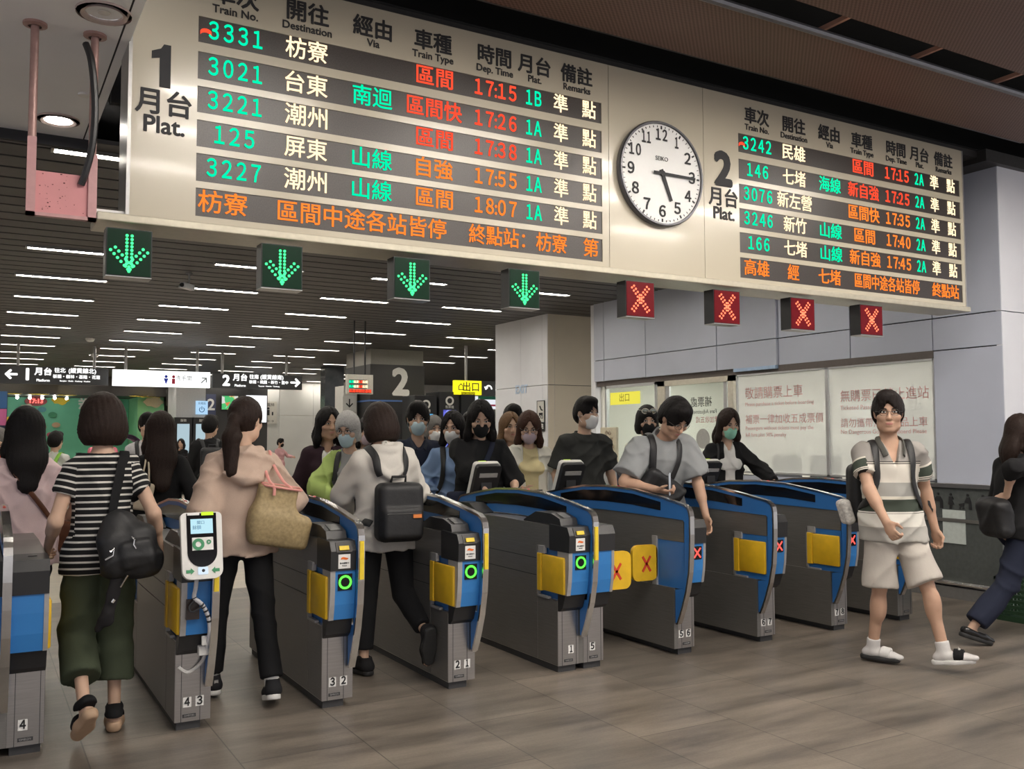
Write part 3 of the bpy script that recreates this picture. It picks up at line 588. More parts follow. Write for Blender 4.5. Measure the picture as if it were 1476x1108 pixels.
def single(i, kind, label, nums, sign, flapopen=False, extra=None):
    X1 = GP*i+(.1764 if i >= 3 else 0); X0 = X1-.1825
    t = thing('ticket_gate', label, 'ticket gate', (X0, 0, 0), 0, 'ticket gates in the row')
    W = .1825
    if kind == 'L':
        body(t, 0, W-.036, -1, label, nums, sign, flapopen, -1); arch(t, W-.034, W-.004); yellow_strip(t, W-.019)
        MB().box(W-.036, W, 0, GLEN, .045, .47).build('lower_cabinet_edge', STEEL, t)
    else:
        arch(t, .004, .034); MB().box(0, .036, 0, GLEN, .045, .47).build('lower_cabinet_edge', STEELD, t)
        MB().box(.012, .034, -.1, 1.7, .80, .97).box(.012,.034,.25,1.35,.47,.80).build('arch_infill', STEELD, t); [MB().box(.016, .034, ya, yb, .47, .80).build('flap_recess', BLUE, t) for ya, yb in ((-.1,.25),(1.35,1.7))]
        body(t, .036, W, 1, label, nums, sign, False, 1, slot=False, sticker=False); flap(t, .012, -1, flapopen)
    return t
g43 = single(0, 'L', 'ticket gate numbered 4 3 with a taped cable and card reader on top', [('4',.062),('3',.126)], None)
g32 = single(1, 'L', 'ticket gate numbered 3 2 with green ring light, beside the beige hoodie', [('3',.062),('2',.128)], 'ring')
g21 = single(2, 'L', 'ticket gate numbered 2 1 with green ring light, beside the black backpack', [('2',.062),('1',.128)], 'ring')
g56 = single(4, 'R', 'ticket gate numbered 5 6 with one yellow flap shut across the lane', [('5',.062),('6',.128)], 'cross', True)
g67 = single(5, 'R', 'ticket gate numbered 6 7 with red cross light and folded yellow flap', [('6',.062),('7',.128)], 'cross')
g78 = single(6, 'R', 'ticket gate numbered 7 8 half hidden behind the man in the striped polo', [('7',.062),('8',.128)], 'cross')
g89 = single(7, 'R', 'last ticket gate of the row beside the grey barrier, without visible number plate', [], None)
# the double gate 1 | 5
X0 = 3*GP-.1825
t = thing('ticket_gate', 'double width ticket gate numbered 1 and 5 with blue arch in its middle', 'ticket gate', (X0, 0, 0), 0, 'ticket gates in the row')
body(t, 0, .160, -1, '', [('1',.10)], 'ring', False, -1); arch(t, .164, .196); yellow_strip(t, .18); MB().box(.16,.20,0.002,GLEN,.045,.47).build('lower_cabinet_edge', STEELD, t)
body(t, .20, .359, 1, '', [('5',.27)], None, True, 1, slot=False, sticker=False); g15 = t
# the gate cut by the left edge of the frame
t = thing('ticket_gate', 'ticket gate numbered 4 cut off by the left edge of the photo', 'ticket gate', (-GP-.36, 0, 0), 0, 'ticket gates in the row')
body(t, .20, .36, 1, '', [('4',.268)], None, False, 1, slot=False, sticker=False); arch(t, .164, .196); MB().box(.16,.20,0.002,GLEN,.045,.47).build('lower_cabinet_edge', STEELD, t); body(t, 0, .160, -1, '', [], None, False, -1, slot=False, sticker=False)
MB().box(.27,.31,-.02,-.012,.958,.9615).build('ticket_mouth', GBLK, t)
# card readers bolted on the heads
RW = mat('reader_white', (.74,.73,.69), .4, 0, .02); SCRN = glow('reader_screen', (.55,.85,.95), 1.0); GRN = mat('green_print', (.05,.28,.12), .5)
def reader(loc, rz, label, tilt=14, screen=True, k=1.):
    t = thing('card_reader', label, 'card reader', loc, RAD(rz), 'white card readers on the gates'); T = Matrix.Rotation(RAD(-tilt),4,'X') @ Matrix.Diagonal((k,k,k,1))
    out = []
    for cx, cz, a0 in ((.078,.135,0),(-.078,.135,90),(-.055,-.135,180),(.055,-.135,270)):
        r = .025 if cz > 0 else .045
        for q in range(0,91,15): out.append((cx+r*cos(RAD(a0+q)), cz+r*sin(RAD(a0+q))))
    bo = MB().prism(out, 'y', -.012, .02).build('white_frame', RW, t, False, T)
    dk = [(x*.74, z*.9+.022) for x, z in out]; MB().prism([(x*.95, z*.97) for x, z in out], 'y', .02, .055).build('back_shell', BLACK, t, False, T)
    MB().box(-.07,.07,.054,.062,.07,.10).build('back_grip', LGREY, t, False, T)
    d = MB(); pts = [(.075*cos(RAD(q))*.98, -.045+.075*sin(RAD(q))) for q in range(180,361,12)]; d.prism([(.074,.155),(-.074,.155)]+pts, 'y', -.015, -.011); face = d.build('dark_face', WINDOW, t, False, T)
    if screen:
        s = MB().box(-.055,.055,-.018,-.0145,.05,.125).build('screen', SCRN, t, False, T); text('screen_text', '關口', .02, (-.005,-.0185,.105), mat('screen_ink', (.05,.2,.4), .5), s); s.children[-1].data.transform(T); text('screen_text', '餘額', .022, (-.025,-.0185,.08), MATS['screen_ink'], s); s.children[-1].data.transform(T)
        p = MB().box(-.05,.055,-.0175,-.0145,-.035,.03).build('card_pad', STK, t, False, T)
        b = MB(); b.lathe([(.03,-.0185),(.03,-.0205),(.014,-.0205),(.014,-.0185)], (-.02,0,-.005), 'y', 20).lathe([(.012,-.0185),(.012,-.0205),(.005,-.0205)], (.032,0,.005), 'y', 14); b.build('green_print', GRN, p, False, T)
        MB().box(-.07,-.01,-.018,-.014,.145,.158).build('white_lamp', STK, t, False, T); MB().box(.0,.06,-.019,-.014,.143,.16).build('lime_lamp', glow('lime_lamp', (.65,1,.05), 1.1), t, False, T)
        l = MB().box(-.025,.025,-.02,-.012,-.158,-.12,.004).build('scan_window', glow('scan_light', (.75,.88,1), 1.0), t, False, T); MB().lathe([(.008,-.021),(.008,-.023),(.001,-.023)], (0,0,-.139), 'y', 12).build('lens', BLACK, l, False, T)
        for sg in (-1,1): MB().prism([(sg*.042,-.139),(sg*.06,-.122),(sg*.06,-.131),(sg*.082,-.131),(sg*.082,-.147),(sg*.06,-.147),(sg*.06,-.156)], 'y', -.0145, -.011).build('green_arrow', GRN, t, False, T)
    MB().box(-.05,.05,.05,.075,-.17,.0).build('bracket', GBLK, t)
    return t
reader((-.105,-.222,.995), 0, 'white card reader with lit screen mounted on the front of gate 4 3')
reader((2.60,1.78,1.16), 180, 'white card reader seen from behind in front of the woman in black', 26, True, 1.2)
reader((3.45,1.78,1.16), 180, 'white card reader seen from behind in front of the man in dark grey tee', 26, True, 1.2)
reader((5.10,1.80,1.16), 180, 'white card reader seen from behind beside the woman in black blazer', 26, True, 1.1)
# the taped cable on gate 4 3
CB = mat('white_cable', (.55,.55,.57), .5, 0, .1, 60); t = thing('reader_cable', 'grey white cable with black tape hanging down the front of gate 4 3', 'cable', (-.1,-.14,0))
p1 = catmull([(-.115,-.17,.82),(-.12,-.165,.76),(-.125,-.16,.715),(-.10,-.165,.69),(-.075,-.16,.66),(-.05,-.155,.60),(-.04,-.14,.53),(-.045,-.10,.44)], 7)
rel(MB().tube(p1, .011, 8).build('cable', CB, None, True), t)
b = MB(); [b.tube([p1[i], p1[i+1]], .0125, 8) for i in (14,24,27,30,33,36)]; rel(b.build('tape_band', BLACK, None), t)
rel(MB().tube(catmull([(-.125,-.165,.70),(-.15,-.17,.67),(-.14,-.175,.645),(-.10,-.175,.66),(-.08,-.17,.68)], 6), .005, 6).build('thin_wire', BLACK, None, True), t)
rel(MB().tube(catmull([(-.045,-.08,.42),(-.05,-.03,.36),(-.09,-.012,.315),(-.13,-.012,.305),(-.17,-.012,.335)], 6), .010, 8).build('lower_cable', mat('tape_white', (.66,.65,.62), .6), None, True), t)
rel(MB().box(-.075,-.03,-.12,-.105,.455,.505,.004).box(-.085,-.025,-.10,-.06,.40,.45,.004).build('tape_patch', MATS['tape_white'], None), t)
rel(MB().box(-.16,-.095,-.147,-.128,.60,.705).build('dark_window', mat('dark_brown_window', (.03,.022,.02), .25), None), t)
# ---------------------------------------------------------------- far hall
# office furniture and lamps behind the glass
OL = glow('office_lamp', (1,.97,.88), 24, True)
for i, y in enumerate((1.2,3.0,4.8)):
    t = thing('office_light', ['office ceiling lamp behind the right window','office ceiling lamp behind the left window','office ceiling lamp behind the glass door'][i], 'ceiling light', (8.4,y,2.595), 0, 'office ceiling lamps'); MB().box(-.3,.3,-.5,.5,.0,.02).build('housing', WHITE, t); MB().box(-.28,.28,-.48,.48,-.01,.0).build('diffuser', OL, t)
CABM = mat('office_cabinet', (.42,.42,.42), .5)
for i, (y, h, lab) in enumerate(((1.0,1.9,'tall grey office cabinet behind the right window'),(2.1,1.5,'lower grey office cabinet behind the window mullion'),(3.2,2.0,'tall grey office cabinet behind the left window'))):
    t = thing('office_cabinet', lab, 'cabinet', (9.6,y,0)); MB().box(-.25,.25,-.35,.35,0,h,.01).build('body', CABM, t); MB().box(-.265,-.25,-.34,-.01,.05,h-.05).box(-.265,-.25,.01,.34,.05,h-.05).build('door', mat('office_door', (.5,.5,.49), .45), t); MB().box(-.28,-.265,-.05,-.03,h*.5,h*.5+.12).box(-.28,-.265,.03,.05,h*.5,h*.5+.12).build('handle', CHROME, t)
for i, y in enumerate((1.0,1.75,2.5,3.1)):
    t = thing('office_chair', ['office chair back nearest the wall corner','office chair back below the danger notice','office chair back left of the mullion','office chair back by the glass door'][i], 'chair', (7.75,y,0), 0, 'dark office chairs behind the window'); CH = mat('office_chair_grey', (.10,.10,.11), .7)
    MB().box(-.2,-.14,-.22,.22,.75,1.32,.05).build('backrest', CH, t, True); MB().box(-.15,.3,-.22,.22,.46,.54,.03).build('seat', CH, t, True); MB().lathe([(.03,0.05),(.03,.46)], (.05,0,0), 'z', 12).build('post', DARKM, t); MB().lathe([(.25,0),(.25,.03),(.03,.07)], (.05,0,0), 'z', 10).build('base', DARKM, t)
# column with the big white 2
CD = mat('charcoal_cladding', (.035,.034,.034), .45, 0, .05); CB2 = mat('cornice_grey', (.30,.29,.26), .5); BLS = mat('blue_stripe', (.10,.20,.48), .4); WSG = mat('white_sign_print', (.75,.74,.70), .5)
b = MB(); b.box(6.6,7.9,14.6,16.2,3.22,3.57).m(1).box(6.58,7.92,14.58,16.22,0,3.22); 
structure(b.build('wall_column', [CB2, CD]))
t = thing('column_sign', 'big white 2 with blue stripe and pictograms on the charcoal column', 'sign', (7.25,14.57,0))
rel(text('numeral', '2', .84, (7.32,14.568,2.80), WSG, None, '-y', .035), t); rel(MB().box(6.575,7.925,14.565,14.575,2.375,2.41).box(6.565,6.576,14.57,16.2,2.375,2.41).build('blue_stripe', BLS, None), t)
rel(text('lettering', '北 1', .3, (6.82,14.568,2.0), WSG, None, '-y', .006), t); rel(text('lettering', 'Platform', .11, (6.85,14.568,1.75), WSG, None, '-y'), t)
b = MB(); 
for x in (7.55,7.7,7.8): b.lathe([(.035,0),(.035,-.004),(.001,-.004)], (x,14.574,2.16), 'y', 12); b.box(x-.03,x+.03,14.568,14.574,1.9,2.11)
rel(b.build('pictogram', WSG, None), t)
# second dark pillar with screens (platform 2 lifts)
structure(MB().box(5.12,7.1,25,26,0,3.57).build('wall_pier', CD)); 
structure(MB().box(4.22,5.1,24.8,26.2,0,3.57).build('wall_pier_light', mat('light_pier', (.52,.53,.54), .4)))
def scr(name, x0, x1, z0, z1, y, m, label, cat, d=.08):
    t = thing(name, label, cat, ((x0+x1)/2, y, z0)); w = (x1-x0)/2; MB().box(-w,w,0,d,0,z1-z0).build('casing', BLACK, t); MB().box(-w+.02,w-.02,-.004,0,.02,z1-z0-.02).build('screen_face', m, t); return t
def patchmat(n, cols, scale, e):
    m = bpy.data.materials.new(n); m.use_nodes = True; N = m.node_tree.nodes; L = m.node_tree.links; N.remove(N['Principled BSDF']); em = N.new('ShaderNodeEmission'); em.inputs[1].default_value = e; tc = N.new('ShaderNodeTexCoord'); vo = N.new('ShaderNodeTexVoronoi'); vo.inputs['Scale'].default_value = scale
    L.new(tc.outputs['Object'], vo.inputs[0]); rp = N.new('ShaderNodeValToRGB'); rp.color_ramp.interpolation = 'CONSTANT'
    while len(rp.color_ramp.elements) < len(cols): rp.color_ramp.elements.new(.5)
    for i, (el, c) in enumerate(zip(rp.color_ramp.elements, cols)): el.position = i/len(cols); el.color = (*c,1)
    sp = N.new('ShaderNodeSeparateColor'); L.new(vo.outputs['Color'], sp.inputs[0]); L.new(sp.outputs[0], rp.inputs[0]); L.new(rp.outputs[0], em.inputs[0]); L.new(em.outputs[0], N['Material Output'].inputs[0]); m.cycles.emission_sampling = 'NONE'; return m
scr('wall_screen', 5.60,6.15,2.45,2.92,24.9, patchmat('screen_patches', [(.8,.8,.75),(.1,.6,.2),(.8,.25,.1),(.75,.7,.3)], 7, .9), 'small screen with green and red patches on the dark pillar', 'screen')
scr('wall_screen', 6.35,7.05,2.05,2.95,24.85, glow('white_screen', (.95,.97,1), 1.6), 'bright white screen behind the ponytail head on the dark pillar', 'screen')
t = thing('pillar_sign', 'narrow dark blue panel with white 2 on the far pillar', 'sign', (5.3,24.95,2.0)); MB().box(-.15,.15,0,.04,0,.95).build('panel', mat('navy_panel', (.06,.07,.13), .4), t); text('numeral', '2', .5, (0,-.003,.6), WSG, t, '-y', .01)
t = thing('power_sign', 'pale blue illuminated sign with a round switch symbol on the light pillar', 'sign', (4.98,24.75,2.3)); MB().box(-.18,.18,0,.04,0,.42).build('panel', glow('pale_blue_sign', (.45,.70,.95), 1.0), t); b = MB(); b.tube([(.075*sin(a),-.004,.15+.075*cos(a)) for a in np.linspace(.6,5.68,16)], .012, 6); b.tube([(0,-.004,.15),(0,-.004,.25)], .012, 6); b.build('symbol', mat('sign_blue', (.03,.16,.45), .5), t); text('lettering', '充電區', .08, (0,-.004,.34), MATS['sign_blue'], t, '-y')
t = thing('toilet_sign', 'white wall sign with lift pictogram on the pale grey far wall', 'sign', (7.75,26.97,2.05)); MB().box(-.22,.22,0,.03,0,.78).build('panel', mat('off_white_sign', (.62,.60,.54), .5), t); text('lettering', '電梯', .13, (0,-.002,.66), INK, t, '-y'); b = MB(); b.lathe([(.04,-.002),(.04,-.006),(.001,-.006)], (-.08,0,.54), 'y', 12).box(-.12,-.04,-.006,-.002,.3,.49).box(.04,.09,-.006,-.002,.3,.42); b.build('pictogram', INK, t); text('lettering', '←→', .13, (0,-.002,.1), INK, t, '-y')
# ticket machines
def machine(x0, x1, zt, y, scol, label, d=.7):
    t = thing('ticket_machine', label, 'ticket machine', ((x0+x1)/2, y, 0)); w = (x1-x0)/2
    MB().box(-w,w,0,d,0,zt,.02).build('cabinet', BLACK, t); MB().box(-w+.1,w-.1,-.01,0,1.0,zt-.4).build('screen', scol, t); MB().lathe([(.1,-.012),(.1,-.004),(.06,-.004),(.06,-.012)], (0,0,zt-.2), 'y', 20).build('emblem', WSG, t); text('lettering', '售票機', .07, (0,-.005,zt-.34), WSG, t, '-y'); MB().box(-w+.1,w-.1,-.03,0,.82,.94).build('tray', DARKM, t); return t
machine(6.98,7.50,2.46,13, patchmat('screen_cyan', [(.15,.55,.85),(.3,.7,.95),(.1,.45,.8)], 5, 1.0), 'black ticket machine with cyan screen, left one beside the charcoal column')
machine(7.55,8.05,2.55,13, patchmat('screen_violet', [(.10,.10,.55),(.16,.18,.75),(.06,.05,.4),(.3,.35,.9)], 8, 1.0), 'black ticket machine with violet blue screen, right one of the pair')
structure(MB().box(8.06,8.4,12.95,13.7,0,2.55).build('wall_machine_end', mat('black_end_panel', (.012,.013,.012), .35)))
for i, (x, lab) in enumerate(((4.45,'far vending screen left of the pair on the light pillar'),(5.0,'far vending screen right of the pair on the light pillar'))):
    t = thing('display_cabinet', lab, 'display', (x-.05,24.55,0), 0, 'tall bluish display cabinets at the far pillar'); MB().box(-.26,.26,0,.2,0,2.2).build('casing', BLACK, t); MB().box(-.18,.18,-.01,0,.7,2.0).build('screen', glow('pale_screen', (.55,.72,.80), .8), t); text('lettering', '服務', .09, (0,-.004,2.1), WSG, t, '-y')
# hanging direction signs
SGB = mat('sign_charcoal', (.045,.047,.05), .4); SGW = glow('sign_white_print', (1,1,.98), 1.5)
def hang(x0, x1, z0, z1, y, rods, label, items, m=SGB, gap=0, zc=3.57):
    t = thing('hanging_sign', label, 'hanging sign', ((x0+x1)/2, y, z0)); c = (x0+x1)/2
    rel(MB().box(x0,x1,y-.05,y+.05,z0,z1).build('sign_box', m, None), t)
    for r in rods: rel(MB().tube([(r,y,z1),(r,y,zc)], .032, 10).build('rod', LGREY, None, True), t)
    for s, size, x, z, mm, bold in items: rel(text('lettering', s, size, (x,y-.053,z), mm, None, '-y', bold), t)
    return t
z0, z1 = 2.71, 3.085
s1 = hang(-.9,1.385,z0,z1,17,(-.38,1.1),'dark hanging sign with white left arrow and 1, leftmost of the three', [('←',.30,-.5,2.9,SGW,.012),('1',.34,-.20,2.9,SGW,.016),('月台',.17,.10,2.97,SGW,.006),('Platform',.075,.10,2.79,SGW,.002),('往北',.11,.42,3.01,SGW,.003),('(縱貫線北)',.12,.86,3.01,SGW,.003),('板橋・樹林・基隆・花蓮',.085,.75,2.88,SGW,.002),('Banqiao · Shulin · Keelung · Hualien',.042,.72,2.79,SGW,.001)])
s2 = hang(1.44,3.50,z0-.01,z1-.03,16.7,(1.70,3.22),'bright white lit hanging sign, middle of the three', [('洗手間',.12,2.92,2.90,mat('sign_grey_print', (.25,.3,.33), .5),.002),('Toilet',.06,2.92,2.79,MATS['sign_grey_print'],0),('↗',.24,3.36,2.87,MATS['sign_grey_print'],.004)], glow('white_lightbox', (1,1,1), 1.9))
b = MB(); b.lathe([(.035,-.06),(.035,-.064),(.001,-.064)], (2.54,16.7,2.93), 'y', 12).prism([(2.49,2.89),(2.59,2.89),(2.55,2.77),(2.53,2.77)], 'y', 16.638, 16.645); rel(b.build('blue_figure', mat('figure_blue', (.02,.05,.55), .5), None), s2)
b = MB(); b.lathe([(.035,-.06),(.035,-.064),(.001,-.064)], (2.70,16.7,2.93), 'y', 12).box(2.665,2.735,16.638,16.645,2.77,2.89); rel(b.build('red_figure', mat('figure_red', (.55,.03,.08), .5), None), s2)
s3 = hang(3.555,5.65,z0-.005,z1-.045,16.7,(3.78,5.28),'dark hanging sign with white 2 and right arrow, right of the three', [('2',.34,3.86,2.87,SGW,.014),('月台',.17,4.18,2.95,SGW,.006),('Platform',.075,4.18,2.77,SGW,.002),('往南',.11,4.5,2.98,SGW,.003),('(縱貫線南)',.12,4.92,2.98,SGW,.003),('板橋・桃園・新竹・臺中',.085,4.85,2.86,SGW,.002),('Taoyuan · Hsinchu · Taichung',.042,4.85,2.77,SGW,.001),('→',.30,5.48,2.87,SGW,.012)])
ys = hang(7.9,8.56,2.49,2.80,13,(8.2,),'yellow hanging exit sign with black characters', [('出口',.22,8.3,2.65,mat('sign_black_print', (.06,.06,.02), .5),.003),('⌂',.2,8.05,2.65,MATS['sign_black_print'],.002)], glow('yellow_lightbox', (1,.86,.02), 1.25))
hang(8.57,9.3,2.49,2.80,13,(9.0,),'black hanging sign with white return arrow beside the yellow one', [('↶',.24,8.73,2.65,SGW,.01),('▣',.22,9.0,2.65,SGW,.006)])
o = MB().box(8.56,9.3,13.1,13.15,2.40,2.47).build('store_fascia_green', mat('fascia_green', (.02,.28,.18), .5)); 
t = thing('store_fascia', 'striped store fascia in green white and crimson below the black hanging sign', 'sign', (9.0,13.1,2.2)); COL.objects.unlink(o); COL.objects.link(o); rel(o, t); o.name = 'green_band'; rel(MB().box(8.0,9.3,13.11,13.16,2.19,2.47).build('white_band', glow('fascia_white', (.9,.92,1), .9), None), t); rel(MB().box(8.56,9.3,13.1,13.15,2.25,2.29).build('red_band', mat('fascia_red', (.5,.03,.1), .5), None), t)
# small LED departure board on black rods near the charcoal column
t = thing('small_departure_board', 'small far departure board with coloured LED rows hanging on two black rods', 'departure board', (4.6,10,2.3), RAD(0)); MB().box(-.235,.235,-.03,.06,0,.335).build('housing', mat('small_board', (.55,.53,.47), .4), t)
for x in (-.1,.1): MB().box(x-.012,x+.012,0,.024,.335,1.27).build('rod', BLACK, t)
for i, (z, cols) in enumerate(((.205,(LG,LW,LR,LW)),(.125,(LG,LW,LR,LW)))):
    r = MB().box(-.20,.12,-.034,-.03,z-.03,z+.04).build('led_row', LEDBG, t)
    for k, m in enumerate(cols): text('led_lettering', '區間', .05, (-.155+k*.08,-.036,z), m, r, '-y', .002)
MB().box(-.2,.2,-.034,-.03,.015,.08).build('led_row', LEDBG, t); text('led_lettering', '區間車開往基隆', .058, (0,-.036,.048), LR, t, '-y', .002)
t = thing('arrow_sign', 'small white sign with down arrow left of the charcoal column', 'sign', (6.30,15.15,2.15)); MB().box(-.16,.16,0,.04,0,.36).build('panel', mat('white_sign', (.6,.6,.57), .5), t); text('arrow', '↓', .26, (0,-.003,.18), INK, t, '-y', .004)
structure(MB().box(6.18,6.5,15.2,15.8,0,2.75).build('wall_white_pier', mat('white_pier', (.55,.54,.51), .5)))
structure(MB().box(7.35,7.9,20,20.4,0,3.57).build('wall_dark_glass', mat('dark_glass_wall', (.05,.055,.06), .2, .2, .3, 3)))
# signs on the big pillar
t = thing('priority_sign', 'framed black and white seat notice on the corner of the pale pillar', 'sign', (6.94,7.83,1.64)); MB().box(-.01,.0,-.11,.11,.16,.50).build('upper_plate', mat('framed_sheet', (.6,.59,.55), .5), t); MB().box(-.01,.0,-.11,.11,0,.155).build('lower_plate', INK, t); MB().box(-.014,-.004,-.118,-.108,0,.51).box(-.014,-.004,.108,.118,0,.51).box(-.014,-.004,-.118,.118,.50,.51).build('frame', INK, t)
b = MB(); b.tube([(-.014,.02,.42),(-.014,-.02,.36),(-.014,-.06,.35)], .012, 6); b.lathe([(.03,-.011),(.03,-.014),(.018,-.014)], (0,.03,.24), 'x', 14).lathe([(.03,-.011),(.03,-.014),(.018,-.014)], (0,-.04,.24), 'x', 14).box(-.014,-.01,-.06,.05,.27,.31); b.build('pictogram', INK, t); text('lettering', '優先', .09, (-.012,0,.08), WSG, t, '-x', .003)
text_o = text('exit_projection', 'EXIT', .2, (6.94,8.47,2.36), mat('pale_blue_print', (.55,.68,.85), .5), None, '-x', .004); tag(text_o, 'pale blue EXIT lettering on the pillar side', 'lettering')
t = thing('notice_stand', 'cream notice board with small text on a grey box before the office wall', 'notice', (6.5,5.33,0)); MB().box(-.15,.15,-.2,.2,0,1.2,.01).build('box', GREYP, t); MB().box(-.02,.02,-.19,.19,1.2,1.68,.01).build('board', mat('cream_notice', (.60,.55,.42), .5), t); [text('lettering', s, .075, (-.024,0,z), mat('brown_print', (.22,.13,.08), .5), t, '-x') for s, z in (('小心',1.60),('電扶梯',1.50),('請勿奔跑',1.40),('Mind steps',1.30))]
t = thing('small_notice', 'small white notice with red print on a grey stand beside the pillar', 'notice', (5.42,5.0,0)); MB().box(-.12,.12,0,.05,0,1.36).build('stand', GREYP, t); MB().box(-.06,.06,-.006,0,1.08,1.32).build('sheet', STK, t); text('lettering', '請排隊', .032, (0,-.008,1.26), RED, t, '-y'); text('lettering', 'Queue here', .02, (0,-.008,1.2), INK, t, '-y')
o = MB().box(7.045,7.06,5.35,6.05,2.02,2.2).build('exit_sticker', glow('yellow_sticker', (.95,.85,.10), .9)); tag(o, 'yellow sticker sign at the top of the narrow glass panel', 'sign')  # reflection of the yellow exit sign in the glass, built as a glowing plate
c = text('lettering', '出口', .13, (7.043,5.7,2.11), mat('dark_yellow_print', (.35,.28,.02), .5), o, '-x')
# green play corner far at the left
GREEN = mat('mint_green_wall', (.17,.58,.38), .6, 0, .04, 2); GREEN2 = mat('light_green_wall', (.26,.66,.36), .6, 0, .04, 2)
structure(MB().box(-6,3.55,30,30.2,0,2.95).build('wall_green', GREEN)); structure(MB().box(3.56,4.4,28,30.2,0,2.95).build('wall_light_green', GREEN2)); structure(MB().box(-6,5,27.5,33,2.95,3.57).build('trim_6', DARKM)); structure(MB().box(-3,-.32,26.0,26.3,0,2.95).build('wall_navy', mat('navy_wall', (.03,.06,.14), .5)))
def flat(name, label, cat, shapes, loc, group=None):
    t = thing(name, label, cat, loc, 0, group); 
    for nm, b, mm in shapes: b.build(nm, mm, t)
    return t
def cloud(w, h): b = MB(); b.prism([(w*(cos(a)*(1+.10*cos(6*a))), h*(sin(a)*(1+.16*cos(5*a)))) for a in np.linspace(0,2*pi,40)[:-1]], 'y', -.06, .0); return b
for x, z, w, c, lab in ((1.36,2.88,.26,(.75,.55,.03),'yellow cloud shape on the mint green wall'),(.35,2.58,.22,(.60,.56,.42),'cream cloud shape above the dark haired woman on the green wall'),(3.0,2.9,.22,(.60,.56,.45),'pale cloud shape right of the bob hairdo')):
    flat('cloud_shape', lab, 'wall decoration', [('cloud', cloud(w, w*.62), mat('cloud_%d' % int(x*100), c, .6))], (x,29.96,z))
flat('cloud_shape', 'cream cloud shape on the light green wall', 'wall decoration', [('cloud', cloud(.3,.17), mat('cloud_b', (.62,.58,.45), .6))], (4.05,27.96,2.78))
t = thing('led_clock', 'red oval digital clock reading 1713 on the green wall', 'clock', (.62,29.95,2.82)); MB().prism([(.34*cos(a),.16*sin(a)) for a in np.linspace(0,2*pi,28)[:-1]], 'y', -.05, 0).build('case', mat('red_case', (.25,.01,.01), .4), t); text('digits', '17:13', .20, (0,-.055,0), glow('red_digits', (1,.12,.10), 2.2), t, '-y', .01)
o = text('wall_character', '親', .62, (2.22,29.95,2.75), WSG, None, '-y', .012); tag(o, 'white character on the mint green wall left of the bob hairdo', 'lettering')
wf = thing('wheel_decoration', 'round red ferris wheel decoration with coloured discs on the green wall', 'wall decoration', (.75,29.95,2.05)); MB().lathe([(.2,-.05),(.2,0)], (0,0,-.1), 'y', 20).build('hub', mat('red_disc', (.5,.03,.03), .5), wf)
for i, c in enumerate(((.6,.55,.4),(.1,.35,.4),(.05,.3,.15),(.6,.4,.25),(.55,.1,.15))):
    a = 2.2-i*.75; MB().prism([(.5*cos(a)+.13*cos(q),.5*sin(a)+.09*sin(q)) for q in np.linspace(0,2*pi,18)[:-1]], 'y', -.05, 0).build('gondola', mat('gondola_%d' % i, c, .5), wf)
for x0, x1, z0, z1, c, lab in ((-1.2,-.34,2.45,2.95,(.03,.12,.32),'dark blue square panel at the far left'),(-1.2,-.34,1.95,2.43,(.55,.13,.33),'pink square panel at the far left'),(-.33,.1,1.98,2.2,(.70,.50,.02),'yellow panel beside the pink panel')):
    o = MB().box(x0,x1,25.9 if x0 < -.5 else 25.7,25.98,z0,z1).build('colour_panel', mat('panel_%d%d' % (int(-x0*100),int(z0*100)), c, .5)); tag(o, lab, 'panel')
o = MB().box(1.9,2.75,26,26.5,0,1.3,.12).build('play_block', mat('play_pink', (.75,.20,.28), .5), None, True); tag(o, 'big pink soft play block before the green wall', 'play block')
o = MB().lathe([(.55,-.35),(.55,.35),(.42,.35),(.42,-.35)], (3.0,26.6,1.15), 'y', 24).build('play_tunnel', mat('play_lilac', (.55,.38,.55), .5), None, True); tag(o, 'lilac play tunnel ring right of the pink block', 'play tunnel')
for i, (x, y) in enumerate(((-.2,27),(.55,27),(1.35,27.3),(3.45,27),(3.75,27.4),(3.95,27.8))):
    t = thing('round_lamp', 'yellow round ceiling lamp of the play corner, %s from the left' % ['first','second','third','fourth','fifth','sixth'][i], 'ceiling light', (x,y,2.93), 0, 'yellow lamps of the play corner'); MB().lathe([(.28,0),(.28,.03),(.001,.03)], (0,0,0), 'z', 20).build('disc', glow('yellow_lamp', (1,.72,.08), 1.6, True), t); MB().lathe([(.30,.0),(.30,.035),(.28,.035),(.28,0)], (0,0,0), 'z', 20).build('ring', DARKM, t)
for i in range(6):
    x = -.35+.36*i; o = MB().ball((x,28.5,2.88), .045, 10).build('spot_bulb', glow('bulb_white', (1,.97,.9), 70, True), None, True); tag(o, 'white spot bulb under the play corner canopy, %s from the left' % ['first','second','third','fourth','fifth','sixth'][i], 'light bulb', None, None); o['group'] = 'white bulbs of the play corner'
t = thing('wall_tv', 'small tilted screen hanging beside the light green wall', 'screen', (4.55,27.5,2.65), RAD(50)); MB().box(-.2,.2,0,.08,0,.55).build('casing', BLACK, t); MB().box(-.18,.18,-.005,0,.02,.53).build('face', glow('tv_face', (.35,.42,.7), .8), t)
